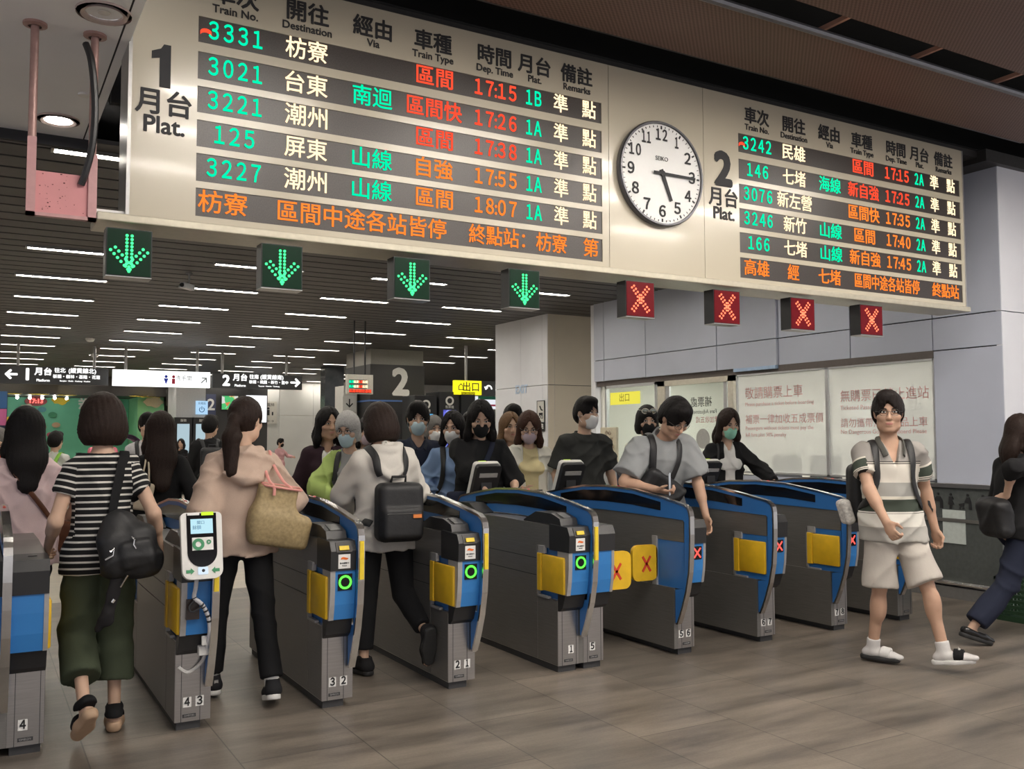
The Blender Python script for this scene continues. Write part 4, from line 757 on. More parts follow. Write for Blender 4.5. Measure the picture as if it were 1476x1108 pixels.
# ceiling cameras
def camera_obj(x, y, z, rz, lab):
    t = thing('security_camera', lab, 'security camera', (x,y,z), RAD(rz)); MB().tube([(0,0,.0),(0,0,.14)], .012).lathe([(.04,.14),(.04,.155),(.001,.155)]).build('mount', LGREY, t); MB().box(-.035,.035,-.16,.08,-.05,.02,.008).build('housing', mat('camera_grey', (.55,.56,.58), .4), t); MB().lathe([(.026,-.175),(.026,-.16),(.001,-.175)], (0,0,-.015), 'y', 12).build('lens', BLACK, t)
camera_obj(1.1,6.6,3.41,-40,'small grey security camera on the slatted ceiling between the two left arrows')
camera_obj(9.35,12.5,3.41,30,'small security camera under the ceiling left of the pale pillar')
for x, y, lab in ((.83,15.2,'white dome detector on the slatted ceiling above the middle hanging sign'),(1.3,19,'small dome detector on the ceiling farther back')):
    o = MB().lathe([(.09,0),(.09,-.03),(.06,-.07),(.001,-.08)], (x,y,3.57), 'z', 18).build('dome_detector', WHITE, None, True); tag(o, lab, 'detector')
# ---------------------------------------------------------------- implicit surfaces for figures and soft goods
V3 = lambda *a: np.array(a, float)
def rotm(rx=0, ry=0, rz=0):
    return np.array(Matrix.Rotation(RAD(rz),3,'Z') @ Matrix.Rotation(RAD(ry),3,'Y') @ Matrix.Rotation(RAD(rx),3,'X'))
def axis_pts(lo, hi, res, fine):
    """grid coordinates, finer inside the given intervals"""
    out = [lo]
    while out[-1] < hi:
        p = out[-1]; r = res
        for a, b, fr in fine:
            if a-res <= p <= b: r = min(r, fr)
        out.append(p+r)
    return np.array(out)
class Field:
    def __init__(s, lo, hi, res=.012, fine=((),(),())):
        s.ax = [axis_pts(lo[i], hi[i], res, fine[i]) for i in range(3)]
        s.D = np.full([len(a) for a in s.ax], .15, np.float32)
    def sub(s, lo, hi):
        return tuple(slice(max(0, int(np.searchsorted(s.ax[i], lo[i]))-1), int(np.searchsorted(s.ax[i], hi[i]))+1) for i in range(3))
    def P(s, sl): return s.ax[0][sl[0]][:,None,None], s.ax[1][sl[1]][None,:,None], s.ax[2][sl[2]][None,None,:]
    def put(s, prim, k=.02):
        f, lo, hi = prim; m = k+.02; sl = s.sub(lo-m, hi+m); d = f(*s.P(sl)); a = s.D[sl]
        if a.size == 0: return s
        if k > 0:
            h = np.maximum(k-np.abs(a-d), 0)/k; s.D[sl] = np.minimum(a, d)-h*h*k*.25
        else: s.D[sl] = np.minimum(a, d)
        return s
    def cut(s, prim, k=.006):
        f, lo, hi = prim; m = .03; sl = s.sub(lo-m, hi+m); d = -f(*s.P(sl)); a = s.D[sl]
        if a.size == 0: return s
        h = np.maximum(k-np.abs(a-d), 0)/k; s.D[sl] = np.maximum(a, d)+h*h*k*.25
        return s
    def plane(s, p, n):
        """drop everything on the side n points to"""
        x, y, z = s.P((slice(None),)*3); n = np.array(n, float)/np.linalg.norm(n)
        s.D = np.maximum(s.D, ((x-p[0])*n[0]+(y-p[1])*n[1]+(z-p[2])*n[2]).astype(np.float32)); return s
    def warp(s, fn):
        s.D = s.D + fn(*s.P((slice(None),)*3)).astype(np.float32); return s
    def nets(s):
        D = s.D.copy()
        for i in range(3):
            sl = [slice(None)]*3; sl[i] = 0; D[tuple(sl)] = .1; sl[i] = -1; D[tuple(sl)] = .1
        S = D < 0; n = np.zeros([d-1 for d in D.shape], np.int8)
        C = [(i,j,k) for i in (0,1) for j in (0,1) for k in (0,1)]
        cs = lambda A, c: A[c[0]:A.shape[0]-1+c[0], c[1]:A.shape[1]-1+c[1], c[2]:A.shape[2]-1+c[2]]
        for c in C: n += cs(S, c)
        I = np.argwhere((n > 0) & (n < 8)); idx = -np.ones(n.shape, np.int64); idx[tuple(I.T)] = np.arange(len(I))
        vals = np.stack([D[I[:,0]+c[0], I[:,1]+c[1], I[:,2]+c[2]] for c in C], 1)
        acc = np.zeros((len(I),3)); cnt = np.zeros(len(I))
        for a in range(8):
            for b in range(a+1, 8):
                if sum(abs(C[a][q]-C[b][q]) for q in range(3)) != 1: continue
                va, vb = vals[:,a], vals[:,b]; mk = (va < 0) != (vb < 0)
                t = np.where(mk, va/np.where(mk, va-vb, 1), 0)
                p = np.array(C[a])+t[:,None]*(np.array(C[b])-np.array(C[a])); acc += p*mk[:,None]; cnt += mk
        fr = acc/cnt[:,None]
        V = np.stack([s.ax[i][I[:,i]]+fr[:,i]*(s.ax[i][I[:,i]+1]-s.ax[i][I[:,i]]) for i in range(3)], 1)
        F = []
        for a in range(3):
            u, v = (a+1) % 3, (a+2) % 3; s0 = [slice(None)]*3; s1 = [slice(None)]*3; s0[a] = slice(0,-1); s1[a] = slice(1,None)
            A, B = S[tuple(s0)], S[tuple(s1)]; E = np.argwhere(A != B)
            E = E[(E[:,u] > 0) & (E[:,v] > 0) & (E[:,u] < D.shape[u]-1) & (E[:,v] < D.shape[v]-1)]
            if not len(E): continue
            def cell(du, dv):
                c = E.copy(); c[:,u] += du; c[:,v] += dv; return idx[tuple(c.T)]
            q = np.stack([cell(-1,-1), cell(0,-1), cell(0,0), cell(-1,0)], 1); fl = ~A[tuple(E.T)]
            q[fl] = q[fl][:, ::-1]; F.append(q)
        F = np.concatenate(F) if F else np.zeros((0,4), int)
        return V, F
def soft(V, F, it=1, w=.5):
    n = len(V)
    e = np.concatenate([F[:,[0,1]], F[:,[1,2]], F[:,[2,3]], F[:,[3,0]]]); e = np.concatenate([e, e[:, ::-1]])
    for _ in range(it):
        c = np.bincount(e[:,0], minlength=n)[:,None]; a = np.stack([np.bincount(e[:,0], V[e[:,1], i], n) for i in range(3)], 1)
        V = V*(1-w)+w*a/np.maximum(c, 1)
    return V
# primitives: (distance function, lower corner, upper corner)
def cone(a, b, r1, r2=None, c0=False, c1=False, sq=None):
    """tapered rod from a to b; c0/c1 cut that end flat"""
    a = np.array(a, float); b = np.array(b, float); r2 = r1 if r2 is None else r2; ba = b-a; L2 = float(ba@ba)+1e-9; L = L2**.5; u = ba/L
    def f(x, y, z):
        px, py, pz = x-a[0], y-a[1], z-a[2]; t = (px*ba[0]+py*ba[1]+pz*ba[2])/L2; tc = np.clip(t, 0, 1)
        qx, qy, qz = px-tc*ba[0], py-tc*ba[1], pz-tc*ba[2]
        if sq is not None:      # squash along a direction
            n, k = sq; dn = (qx*n[0]+qy*n[1]+qz*n[2])*(1/k-1); qx = qx+dn*n[0]; qy = qy+dn*n[1]; qz = qz+dn*n[2]
        d = np.sqrt(qx*qx+qy*qy+qz*qz)-(r1+tc*(r2-r1))
        if c0: d = np.maximum(d, -t*L)
        if c1: d = np.maximum(d, (t-1)*L)
        return d
    R = max(r1, r2); return f, np.minimum(a, b)-R, np.maximum(a, b)+R
def ell(c, r, R=None):
    c = np.array(c, float); r = np.array(r, float); M = None if R is None else np.array(R).T
    def f(x, y, z):
        p = [x-c[0], y-c[1], z-c[2]]
        if M is not None: p = [M[i,0]*p[0]+M[i,1]*p[1]+M[i,2]*p[2] for i in range(3)]
        k0 = np.sqrt((p[0]/r[0])**2+(p[1]/r[1])**2+(p[2]/r[2])**2); k1 = np.sqrt((p[0]/r[0]**2)**2+(p[1]/r[1]**2)**2+(p[2]/r[2]**2)**2)
        return k0*(k0-1)/np.maximum(k1, 1e-6)
    e = r if M is None else np.abs(M.T)@r
    return f, c-e, c+e
def rbox(c, h, rad=.01, R=None):
    c = np.array(c, float); h = np.array(h, float); M = None if R is None else np.array(R).T
    def f(x, y, z):
        p = [x-c[0], y-c[1], z-c[2]]
        if M is not None: p = [M[i,0]*p[0]+M[i,1]*p[1]+M[i,2]*p[2] for i in range(3)]
        q = [np.abs(p[i])-h[i]+rad for i in range(3)]
        return np.sqrt(sum(np.maximum(v, 0)**2 for v in q))+np.minimum(np.maximum(q[0], np.maximum(q[1], q[2])), 0)-rad
    e = h if M is None else np.abs(M.T)@h
    return f, c-e, c+e
def folds(amp, sc=1., seed=0, direc=(.5,.2,1.)):
    r = random.Random(seed); ph = [r.uniform(0, 6.28) for _ in range(8)]
    def f(x, y, z):
        w = .8*np.sin(7*sc*x+ph[0]+4*z)+.8*np.sin(8*sc*z+ph[1]+5*y)
        rg = lambda t: (1-np.abs(np.sin(t)))**2*1.6-.5
        a = rg(17*sc*(x*direc[0]+y*direc[1]+z*direc[2]*.62)+1.3*w+ph[2])
        b = rg(15*sc*(-x*direc[0]*1.1+y*.3+z*.55)+1.5*w+ph[3])
        c = np.sin(60*sc*(x*.6+y*.5-z*.25)+1.7*w+ph[4])
        return -amp*(.75*a*(.55+.45*np.sin(5*z+4*x+ph[6]))+.65*b*(.55+.45*np.sin(7*z-3*x+ph[7]))+.15*c)
    return f
# ---------------------------------------------------------------- people
from mathutils.bvhtree import BVHTree
SKIN = {}
def skinmat(col):
    k = 'skin_%d_%d_%d' % tuple(int(c*255) for c in col); m = mat(k, col, .55, 0, .05, 14, spec=.35)
    b = m.node_tree.nodes['Principled BSDF']; b.inputs['Subsurface Weight'].default_value = .06; b.inputs['Subsurface Radius'].default_value = (.01,.004,.002)
    return m
HAIRB = lambda: hairmat('hair_black', (.0085,.007,.007))
def hairmat(n, c):
    m = mat(n, c, .55, 0, .5, 60, .35, stretch=(9,9,.7), spec=.16); return m
def unit(v): v = np.array(v, float); return v/np.linalg.norm(v)
def ik(a, t, l1, l2, pole):
    a, t, pole = V3(*a), V3(*t), V3(*pole); d = np.linalg.norm(t-a); d2 = min(d, l1+l2-.003); u = (t-a)/max(d, 1e-6)
    x = (l1*l1-l2*l2+d2*d2)/(2*d2); hgt = math.sqrt(max(l1*l1-x*x, 0)); q = pole-u*(pole@u); q = q/max(np.linalg.norm(q), 1e-6)
    return a+u*x+q*hgt, a+u*d2
class Person:
    def __init__(s, label, pos, rz, h=1.75, fem=False, lean=0, lat=0, twist=0, hyaw=0, hpitch=4, hroll=0, R=None, L=None, RF=None, LF=None,
                 w=1., skin=(.66,.43,.32), fine=.006, hip=0., seed=1, sit=False, pel=.95, drop=0., hs=1.12):
        s.hs = hs
        s.k = h/1.75; s.fem = fem; s.w = w; s.seed = seed; s.fine = fine; s.pel = pel
        s.root = thing('person', label, 'person', (pos[0], pos[1], drop), RAD(rz))
        s.RT = rotm(-lean, lat, twist*.6); s.RS = rotm(-lean, lat, twist); s.RH = rotm(-hpitch, hroll, hyaw)
        s.piv = V3(0,0,pel); sh = (.162 if fem else .188)*w; s.sh = sh
        s.dz = pel-.95
        s.T = lambda p: s.piv+s.RT@(V3(*p)+V3(0,0,s.dz)-s.piv); s.TS = lambda p: s.piv+s.RS@(V3(*p)+V3(0,0,s.dz)-s.piv)
        s.NB = s.TS((0,-.012,1.455)); s.HC = s.NB+s.RS@V3(0,.005,.04)+s.RH@V3(0,.022,.135*hs)
        s.J = {}; s.hand = {}
        for n, sg, spec in (('R',1,R), ('L',-1,L)):
            spec = spec or {}; S = s.TS((sg*sh, -.01, 1.38)); Wt = spec.get('w')
            if Wt is None: Wt = S+V3(sg*.07, .05, -.525)
            E, Wr = ik(S, Wt, .285, .25, spec.get('pole', (sg*.35, -1, -.1)))
            d = unit(spec['dir']) if 'dir' in spec else unit(Wr-E); nn = V3(*spec.get('palm', (-sg, .15, 0))); nn = unit(nn-d*(nn@d))
            s.J[n] = (S, E, Wr); s.hand[n] = (d, nn, np.cross(d, nn)*sg, spec.get('curl', .45))
        s.G = {}
        for n, sg, spec in (('R',1,RF), ('L',-1,LF)):
            spec = spec or {}; Hp = s.piv+rotm(0,0,hip)@V3(sg*.088*w, 0, -.03); A = spec.get('a', (sg*.1, -.02, .085))
            K, An = ik(Hp, A, .42, .41, spec.get('pole', (sg*.06, 1, 0)))
            fy, fp = RAD(spec.get('yaw', -sg*8)), RAD(spec.get('pitch', 0)); fd = V3(-sin(fy)*cos(fp), cos(fy)*cos(fp), -sin(fp))
            fu = V3(-sin(fy)*sin(fp), cos(fy)*sin(fp), cos(fp)); s.G[n] = (Hp, K, An, fd, fu)
        s.skin = skinmat(skin); s.tops = []; s.bvh = None
        s.body()
    def mesh(s, F, name, m, parent=None, it=1, u=None, fm=None):
        V, Q = F.nets(); V = soft(V, Q, it)
        o = mesh_obj(name, V*s.k, Q, m, parent or s.root, True, fm(V, Q) if fm else None)
        if u is not None:
            me = o.data; at = me.attributes.new('u', 'FLOAT', 'CORNER'); li = np.zeros(len(me.loops), np.int32); me.loops.foreach_get('vertex_index', li)
            if len(me.loops) == len(Q)*4: at.data.foreach_set('value', u(V, Q).astype(np.float32))
        return o
    def bounds(s, extra=.12):
        P = [s.HC, s.piv]+[p for j in s.J.values() for p in j]+[s.J[n][2]+s.hand[n][0]*.2 for n in s.J]+[p for g in s.G.values() for p in g[:3]]+[g[2]+g[3]*.2 for g in s.G.values()]
        P = np.array(P); return P.min(0)-extra, P.max(0)+extra+V3(0,0,.1)
    def finebox(s, head=True, hands=True):
        f = ([], [], []); bx = []
        if head: bx.append((s.HC-.125, s.HC+.125, s.fine))
        if hands:
            for n in s.J: c = s.J[n][2]+s.hand[n][0]*.09; bx.append((c-.1, c+.1, s.fine*1.15))
        for lo, hi, r in bx:
            for i in range(3): f[i].append((lo[i], hi[i], r))
        return f
    def body(s):
        lo, hi = s.bounds(); F = Field(lo, hi, .014, s.finebox()); g = .9 if s.fem else 1.; w = s.w
        for p, r in (((0,0,.93), (.15*w,.105,.12)), ((0,0,1.08), (.125*w,.085,.16)), ((0,0,1.25), (.15*w,.1,.17))): F.put(ell(s.T(p), r, s.RT), .05)
        [F.put(cone(s.TS((sg*.02,-.015,1.425)), s.TS((sg*(s.sh-.02),-.01,1.375)), .046*g, .048*g), .05) for sg in (-1,1)]
        F.put(cone(s.TS((0,-.015,1.40)), s.HC+s.RH@V3(0,-.025,-.05), .058*g, .052*g), .03)
        for n in s.G:
            H, K, A, fd, fu = s.G[n]; F.put(cone(H, K, .078*g*w, .043*g), .03); F.put(cone(K, A, .043*g, .034*g), .03)
            cf = K*.68+A*.32-unit(np.cross(V3(1,0,0), A-K))*-.012; F.put(ell(cf, (.048*g,.052*g,.1)), .03)
            heel = A-V3(0,0,0)-fu*.045-fd*.035; F.put(cone(heel, A-fu*.05+fd*.12, .034, .026, sq=(fu,.75)), .03); F.put(cone(A-fu*.055+fd*.1, A-fu*.062+fd*.165, .036, .026, sq=(fu,.5)), .02)
        for n in s.J:
            S, E, W = s.J[n]; F.put(cone(S, E, .046*g, .037*g), .03); F.put(cone(E, E*.6+W*.4, .038*g, .038*g), .02); F.put(cone(E, W, .037*g, .026*g), .02); s.handshape(F, n, g)
        s.head(F)
        lipc = s.HC+s.RH@V3(0,.092,-.062); R = s.RH
        def fm(V, Q):
            c = V[Q].mean(1); q = (c-lipc)@R; return ((np.abs(q[:,0])/.023)**2+(q[:,2]/.009)**2+(q[:,1]/.022)**2 < 1).astype(np.int32)
        lip = mat('lips', (.48,.2,.17), .5, 0, .05, 20)
        s.bodyobj = s.mesh(F, 'body', [s.skin, lip], None, 1, None, fm)
        s.face()
    def handshape(s, F, n, g=1.):
        W = s.J[n][2]; d, nn, t, curl = s.hand[n]; g = .94 if s.fem else 1.02; M = np.stack([t, nn, d], 1)
        F.put(ell(W+d*.048*g, (.041*g,.017,.054*g), M), .012)
        F.put(cone(W, W+d*.06, .025*g, .016, sq=(nn,.7)), .015)
        for i, (o, L) in enumerate(((.029,.068),(.010,.077),(-.010,.071),(-.028,.055))):
            p = W+d*.088*g+t*o*g; dd = d+t*o*1.2; dd /= np.linalg.norm(dd); a = RAD(12+curl*55)*(1+.07*i); r = .0095*g
            for q, fr in enumerate((.42,.32,.26)):
                c, si = cos(a*(q*.9+.45)), sin(a*(q*.9+.45)); e = p+(dd*c+nn*si)*L*fr*g; F.put(cone(p, e, r, r*.9), .004); p = e; r *= .92
        p = W+d*.028*g+t*.03*g; v1 = unit(d*.75+t*.75+nn*.35); v2 = unit(d*.95+t*(.3-.3*curl)+nn*(.25+.5*curl))
        F.put(cone(p, p+v1*.04, .0135, .011), .012); F.put(cone(p+v1*.04, p+v1*.04+v2*.034, .011, .008), .004)
    def hp(s, *p): return s.HC+s.RH@(V3(*p)*s.hs)
    def prims(s):
        q = s.hs; E, C, B = ell, cone, rbox
        return (lambda c, r, R=None: E(c, np.array(r)*q, R)), (lambda a, b, r1, r2=None, **k: C(a, b, r1*q, (r1 if r2 is None else r2)*q, **k)), (lambda c, hh, rad=.01, R=None: B(c, np.array(hh)*q, rad*q, R))
    def head(s, F):
        h, R = s.hp, s.RH; m = 0. if s.fem else 1.; ell, cone, rbox = s.prims()
        F.put(ell(h(0,-.012,.028), (.076,.094,.098), R), 0); F.put(ell(h(0,.018,-.045), (.058+.003*m,.07,.075), R), .03); F.put(ell(h(0,.06,-.098), (.025+.004*m,.024,.018), R), .03)
        for sg in (-1,1):
            F.put(ell(h(sg*.043,.052,-.02), (.026,.03,.024), R), .025); F.put(ell(h(sg*.048,.015,-.075), (.018,.035,.028), R), .03)
            F.cut(ell(h(sg*.031,.098,.014), (.02,.014,.010), R), .018)
            F.put(cone(h(sg*.012,.079,.032), h(sg*.048,.066,.03), .0085, .006), .016)
            F.put(ell(h(sg*.0775,-.008,-.002), (.0085,.02,.032), R@rotm(0,sg*8,0)), .008); F.put(ell(h(sg*.011,.094,-.026), (.0085,.009,.0075), R), .008)
        F.put(cone(h(0,.082,.018), h(0,.101,-.022), .0085, .0125), .012); F.put(ell(h(0,.086,-.055), (.022,.01,.0085), R), .008); F.put(ell(h(0,.083,-.069), (.019,.01,.008), R), .008)
        F.cut(cone(h(-.02,.1,-.0625), h(.02,.1,-.0625), .0035), .004)
    def face(s):
        R = Matrix([list(r) for r in s.RH]).to_4x4(); c = s.hp(0,0,0); T = Matrix.Diagonal((s.k,)*3).to_4x4() @ Matrix.Translation(Vector(c)) @ R @ Matrix.Diagonal((s.hs,)*3).to_4x4()
        mw = [mat('eye_white', (.75,.72,.7), .3), mat('eye_iris', (.02,.012,.01), .25)]; mb = mat('eyebrow', (.02,.016,.014), .8)
        for sg in (-1,1):
            b = MB(); b.ball((sg*.031,.0795,.0135), (.0155,.009,.0062), 14); b.m(1).ball((sg*.031,.0855,.0137), (.0066,.0042,.0056), 12)
            b.tube([(sg*(.031+.0165*cos(a)), .0835+.0035*sin(a), .0135+.0072*sin(a)) for a in np.linspace(0,pi,9)], .0016, 6); b.build('eye', mw, s.root, True, T)
            b = MB(); b.tube([(sg*(.014+.036*t), .0885-.016*t*t, .031+.006*sin(pi*t*.8)) for t in np.linspace(0,1,7)], [.0022,.0035,.0038,.0036,.0032,.0026,.0014], 6); b.build('eyebrow', mb, s.root, True, T)
    # ---- hair
    def hair(s, kind, m=None, vol=1., length=.3, fringe=.025, parting=0, seed=0):
        m = m or HAIRB(); h, R = s.hp, s.RH; ell, cone, rbox = s.prims(); lo = s.HC-V3(.24,.26,.62); hi = s.HC+V3(.24,.24,.25); F = Field(lo, hi, .009 if s.fine < .008 else .012); v = vol
        rim = .016*v
        F.put(ell(h(0,-.014,.032), (.079+rim*.8,.097+rim,.1+rim), R), 0)
        if kind == 'short':
            F.put(ell(h(0,-.04,-.01), (.08+rim*.6,.078+rim*.6,.09), R), .03)
            F.put(ell(h(.01,.05,.105), (.062,.05,.03*v+.012), R), .03)
            F.cut(ell(h(.0,.115,-.035), (.069,.085,.090-fringe), R), .008); yy = (R[:,1], 3.)
            for q in range(9):
                a = -.056+.014*q; F.cut(cone(h(a,.10,.01), h(a+.010*((q*7) % 3-1)+.006, .092, .066-fringe+.016*((q*5) % 4)/3-.35*abs(a-.01)), .011, .003, sq=yy), .003)
            F.cut(cone(h(.012,.09,.088-fringe), h(-.004,.10,.02), .005, .034, sq=yy), .005)
            F.cut(rbox(h(0,.09,-.13), (.2,.125,.1), .02, R), .01)
            F.cut(rbox(h(0,0,-.165), (.2,.2,.09), .02, R@rotm(18,0,0)), .01)
            for sg in (-1,1): F.cut(ell(h(sg*.092,.008,-.022), (.03,.028,.04), R), .01)
        else:
            bot = -length
            if kind == 'bob':
                F.put(ell(h(0,-.028,.005), (.098*v,.112*v,.125*v), R), .02); F.put(ell(h(0,-.03,-.06), (.105*v,.1*v,.09*v), R), .03)
                F.plane(h(0,0,-.112*v), R@V3(0,.12,-1))
            if kind in ('long','half'):
                F.put(cone(h(0,-.05,.02), h(0,-.085,bot*.55), .09*v, .1*v, sq=(R[:,1],.62)), .04); F.put(cone(h(0,-.085,bot*.5), h(0,-.09-max(0,length-.28)*.5,bot), .1*v, .055*v, sq=(R[:,1],.5)), .04)
                for sg in (-1,1):
                    F.put(cone(h(sg*.07,-.01,.03), h(sg*.088,.01,-.12), .03*v, .034*v), .03); F.put(cone(h(sg*.088,.01,-.12), h(sg*.1,.03 if kind == 'long' else 0,max(bot,-.3)*.95), .034*v, .018), .03)
            if kind == 'pony':
                F.put(ell(h(0,-.115,.0), (.03,.03,.03), R), .02); a = h(0,-.125,.0); b = a+s.RS@V3(-.02,-.05,-.11); c = a+s.RS@V3(-.03,-.075,-length)
                F.put(cone(a, b, .028, .05, sq=(unit(R[:,1]),.8)), .02); F.put(cone(b, c, .05, .03, sq=(unit(R[:,1]),.8)), .04)
                F.cut(ell(h(0,.0,-.14), (.2,.2,.075), R), .01)
                for sg in (-1,1): F.cut(ell(h(sg*.09,.012,-.03), (.03,.03,.05), R), .012)
                # tail again below the nape cut
                F.put(cone(b, c, .05, .028, sq=(unit(R[:,1]),.8)), .03); F.put(cone(a, b, .026, .05, sq=(unit(R[:,1]),.8)), .02)
            
            if kind == 'bob' or fringe > .03: F.cut(ell(h(0,.12,-.03), (.066,.072,.105-fringe*.4), R), .012)
            else:       # parted in the middle: the forehead shows as a pointed arch
                pq = parting*.02; yy = (R[:,1], 2.4); F.cut(cone(h(pq,.085,.088), h(0,.098,-.005), .011, .057, sq=yy), .006); F.cut(cone(h(0,.105,.0), h(0,.105,-.09), .057, .05), .012)
                F.cut(cone(h(pq,-.02,.158), h(pq,.08,.105), .006, .007), .006)
            if kind != 'pony': F.cut(cone(h(0,.03,-.09), h(0,.09,-.55), .06, .075), .02)
        c = s.HC; RT = R
        def strands(x, y, z):
            qx = (x-c[0])*RT[0,0]+(y-c[1])*RT[1,0]+(z-c[2])*RT[2,0]; qy = (x-c[0])*RT[0,1]+(y-c[1])*RT[1,1]+(z-c[2])*RT[2,1]
            a = np.arctan2(qx, qy+.02*np.sin(14*z)); return .0022*np.sin(34*a+3*np.sin(9*z+seed))+.0014*np.sin(71*a+5*np.sin(6*z))
        F.warp(strands)
        return s.mesh(F, 'hair', m, None, 1)
    # ---- clothes
    def top(s, name, m, sleeve=.5, ease=.014, hem=.84, flare=.0, neck=.07, fold=.005, v=None, opening=None, bust=None, arm=.0, cuff=False, boxy=0., hood=None, collar=None, res=None, low=0.):
        lo, hi = s.bounds(.14); hi = hi.copy(); lo = lo.copy(); lo[2] = max(lo[2], .25); F = Field(lo, hi, res or (.0095 if s.fine < .008 else .014)); e = ease; w = s.w; R = s.RT
        bust = (.02 if s.fem else 0.) if bust is None else bust
        A = Field(lo, hi, res or (.0095 if s.fine < .008 else .014))      # arms alone, to tell sleeves from trunk
        F.put(ell(s.T((0,.0,1.26)), (.158*w+e,.108+e,.19+e), s.RS), .03); F.put(ell(s.T((0,0,1.08)), (.14*w+e+boxy,.098+e+boxy*.6,.2), R), .06)
        if bust:
            for sg in (-1,1): F.put(ell(s.T((sg*.065,.075,1.24)), (.06,.055+bust,.06), R), .05)
        [F.put(cone(s.TS((sg*.02,-.015,1.41)), s.TS((sg*(s.sh-.015),-.01,1.365)), .054+e*.5, .054+e*.6), .04) for sg in (-1,1)]; F.put(cone(s.TS((0,-.015,1.38)), s.TS((0,-.015,1.46)), .07+e*.5, .056+e*.3), .04)
        F.put(cone(s.T((0,0,1.08)), s.T((0,.0,hem-.03)), (.142*w+e+boxy)*1., (.17*w+e+flare), sq=(R[:,1],.7)), .05)
        if hem < .95:
            F.put(ell(s.T((0,-.005,.94)), (.178*w+e+flare*.5,.13+e,.15), R), .04)
            for n in s.G:
                H, K = s.G[n][:2]; F.put(cone(H, H+(K-H)*min(1, max(.05, (.95-hem)/.42)), .108+e*.6+flare*.4, .104+e*.6+flare*.5), .05)
        for n in s.J:
            S, E, W = s.J[n]
            if sleeve <= 0: continue
            for FF in (F, A):
                S2 = S+(s.TS((0,-.01,1.37))-S)*.14-V3(0,0,.004)
                if sleeve <= 1: FF.put(cone(S2, S+(E-S)*sleeve, .052+e+arm*.5, .047+e*1.1+arm, c1=True), .03 if FF is F else 0)
                else:
                    FF.put(cone(S2, E, .052+e+arm*.5, .045+e+arm), .03 if FF is F else 0); FF.put(cone(E, E+(W-E)*(sleeve-1), .045+e+arm, (.032 if cuff else .036)+e+arm*.8, c1=True), .02)
                    if cuff: FF.put(cone(E+(W-E)*(sleeve-1.12), E+(W-E)*(sleeve-1), .034+e*.6+arm*.4, .032+e*.6+arm*.4, c1=True), .006)
        F.plane(s.T((0,0,hem)), R@V3(0,.0,-1))
        if hood:
            q = hood; rib = lambda P3, r: [F.put(cone(s.TS(a), s.TS(b), r), .022) for a, b in zip(P3[:-1], P3[1:])]
            F.put(ell(s.TS((0,-.105,1.385)), (.12*q,.045*q,.10*q), s.RS@rotm(-14,0,0)), .03)
            rib(catmull([(-.115*q,.02,1.425),(-.12*q,-.06,1.41),(-.085*q,-.125,1.34),(0,-.15,1.285),(.085*q,-.125,1.34),(.12*q,-.06,1.41),(.115*q,.02,1.425)],4), .026*q)
            rib(catmull([(-.07*q,.05,1.42),(-.085*q,-.03,1.455),(-.06*q,-.09,1.455),(0,-.11,1.45),(.06*q,-.09,1.455),(.085*q,-.03,1.455),(.07*q,.05,1.42)],4), .026*q)
        if fold: F.warp(folds(fold*2.5, 1.35, s.seed))
        if neck: F.cut(ell(s.TS((0,.005+low,1.487)), (neck,neck+low,.05+low), s.RS), .008)
        if v: F.cut(cone(s.TS((0,.05,1.475)), s.TS((0,.125,1.46-v)), .060, .003, sq=(s.RS[:,1],2.)), .005)
        if opening: F.cut(rbox(s.T((0,.16,1.1)), (opening,.14,.45), .02, R), .01); F.cut(cone(s.TS((0,.13,1.5)), s.TS((0,.15,1.1)), .085, opening), .01)
        S0 = {n: s.J[n] for n in s.J}; Ri = s.RT.T; piv = s.piv; dz = s.dz
        def u(V, Q):
            c = V[Q].mean(1); d = np.full(len(c), 9.); best = np.zeros((len(c),4)); rest = ((V-piv)@Ri.T)[:,2]+piv[2]-dz; out = rest[Q]
            hz = ((c-piv)@s.RS)
            for n, sg in (('R',1),('L',-1)):
                S, E, W = S0[n]; ba = E-S; L = ba@ba; tc = ((c-S)@ba)/L; dd = np.linalg.norm(c-S-np.clip(tc,0,1)[:,None]*ba, axis=1)
                side = (hz[:,0]*sg > s.sh-.008) & (dd < .115) & (tc > 0); tv = ((V-S)@ba)/L*.285; t2 = tv[Q]; out = np.where(side[:,None], 10+t2, out)
            return out.ravel()
        o = s.mesh(F, name, m, None, 1, u); s.tops.append(o); s.bvh = None
        return o
    def bottom(s, name, m, hipr=.1, kneer=.075, hemr=.07, end=1.93, fold=.006, waist=1.03, seat=0., calf=None, res=None):
        lo, hi = s.bounds(.12); hi = hi.copy(); hi[2] = s.piv[2]+.25; F = Field(lo, hi, res or (.011 if s.fine < .008 else .015)); w = s.w
        F.put(ell(s.T((0,-.005,.94)), (.168*w+seat,.118+seat,.13), s.RT), .04); F.put(ell(s.T((0,0,1.02)), (.142*w,.1,.1), s.RT), .04)
        for n in s.G:
            H, K, A, fd, fu = s.G[n]
            if end <= 1: F.put(cone(H, H+(K-H)*end, hipr, hemr, c1=True), .014)
            else:
                F.put(cone(H, K, hipr, kneer), .016); e = K+(A-K)*(end-1)
                if calf: m2 = K+(e-K)*.35; F.put(cone(K, m2, kneer, calf), .01); F.put(cone(m2, e, calf, hemr, c1=True), .01)
                else: F.put(cone(K, e, kneer, hemr, c1=True), .01)
        F.plane(s.T((0,0,waist)), s.RT@V3(0,0,1))
        if fold: F.warp(folds(fold*2.0, 1.1, s.seed+5, (.3,.2,1)))
        o = s.mesh(F, name, m, None, 1); s.tops.append(o); s.bvh = None
        return o
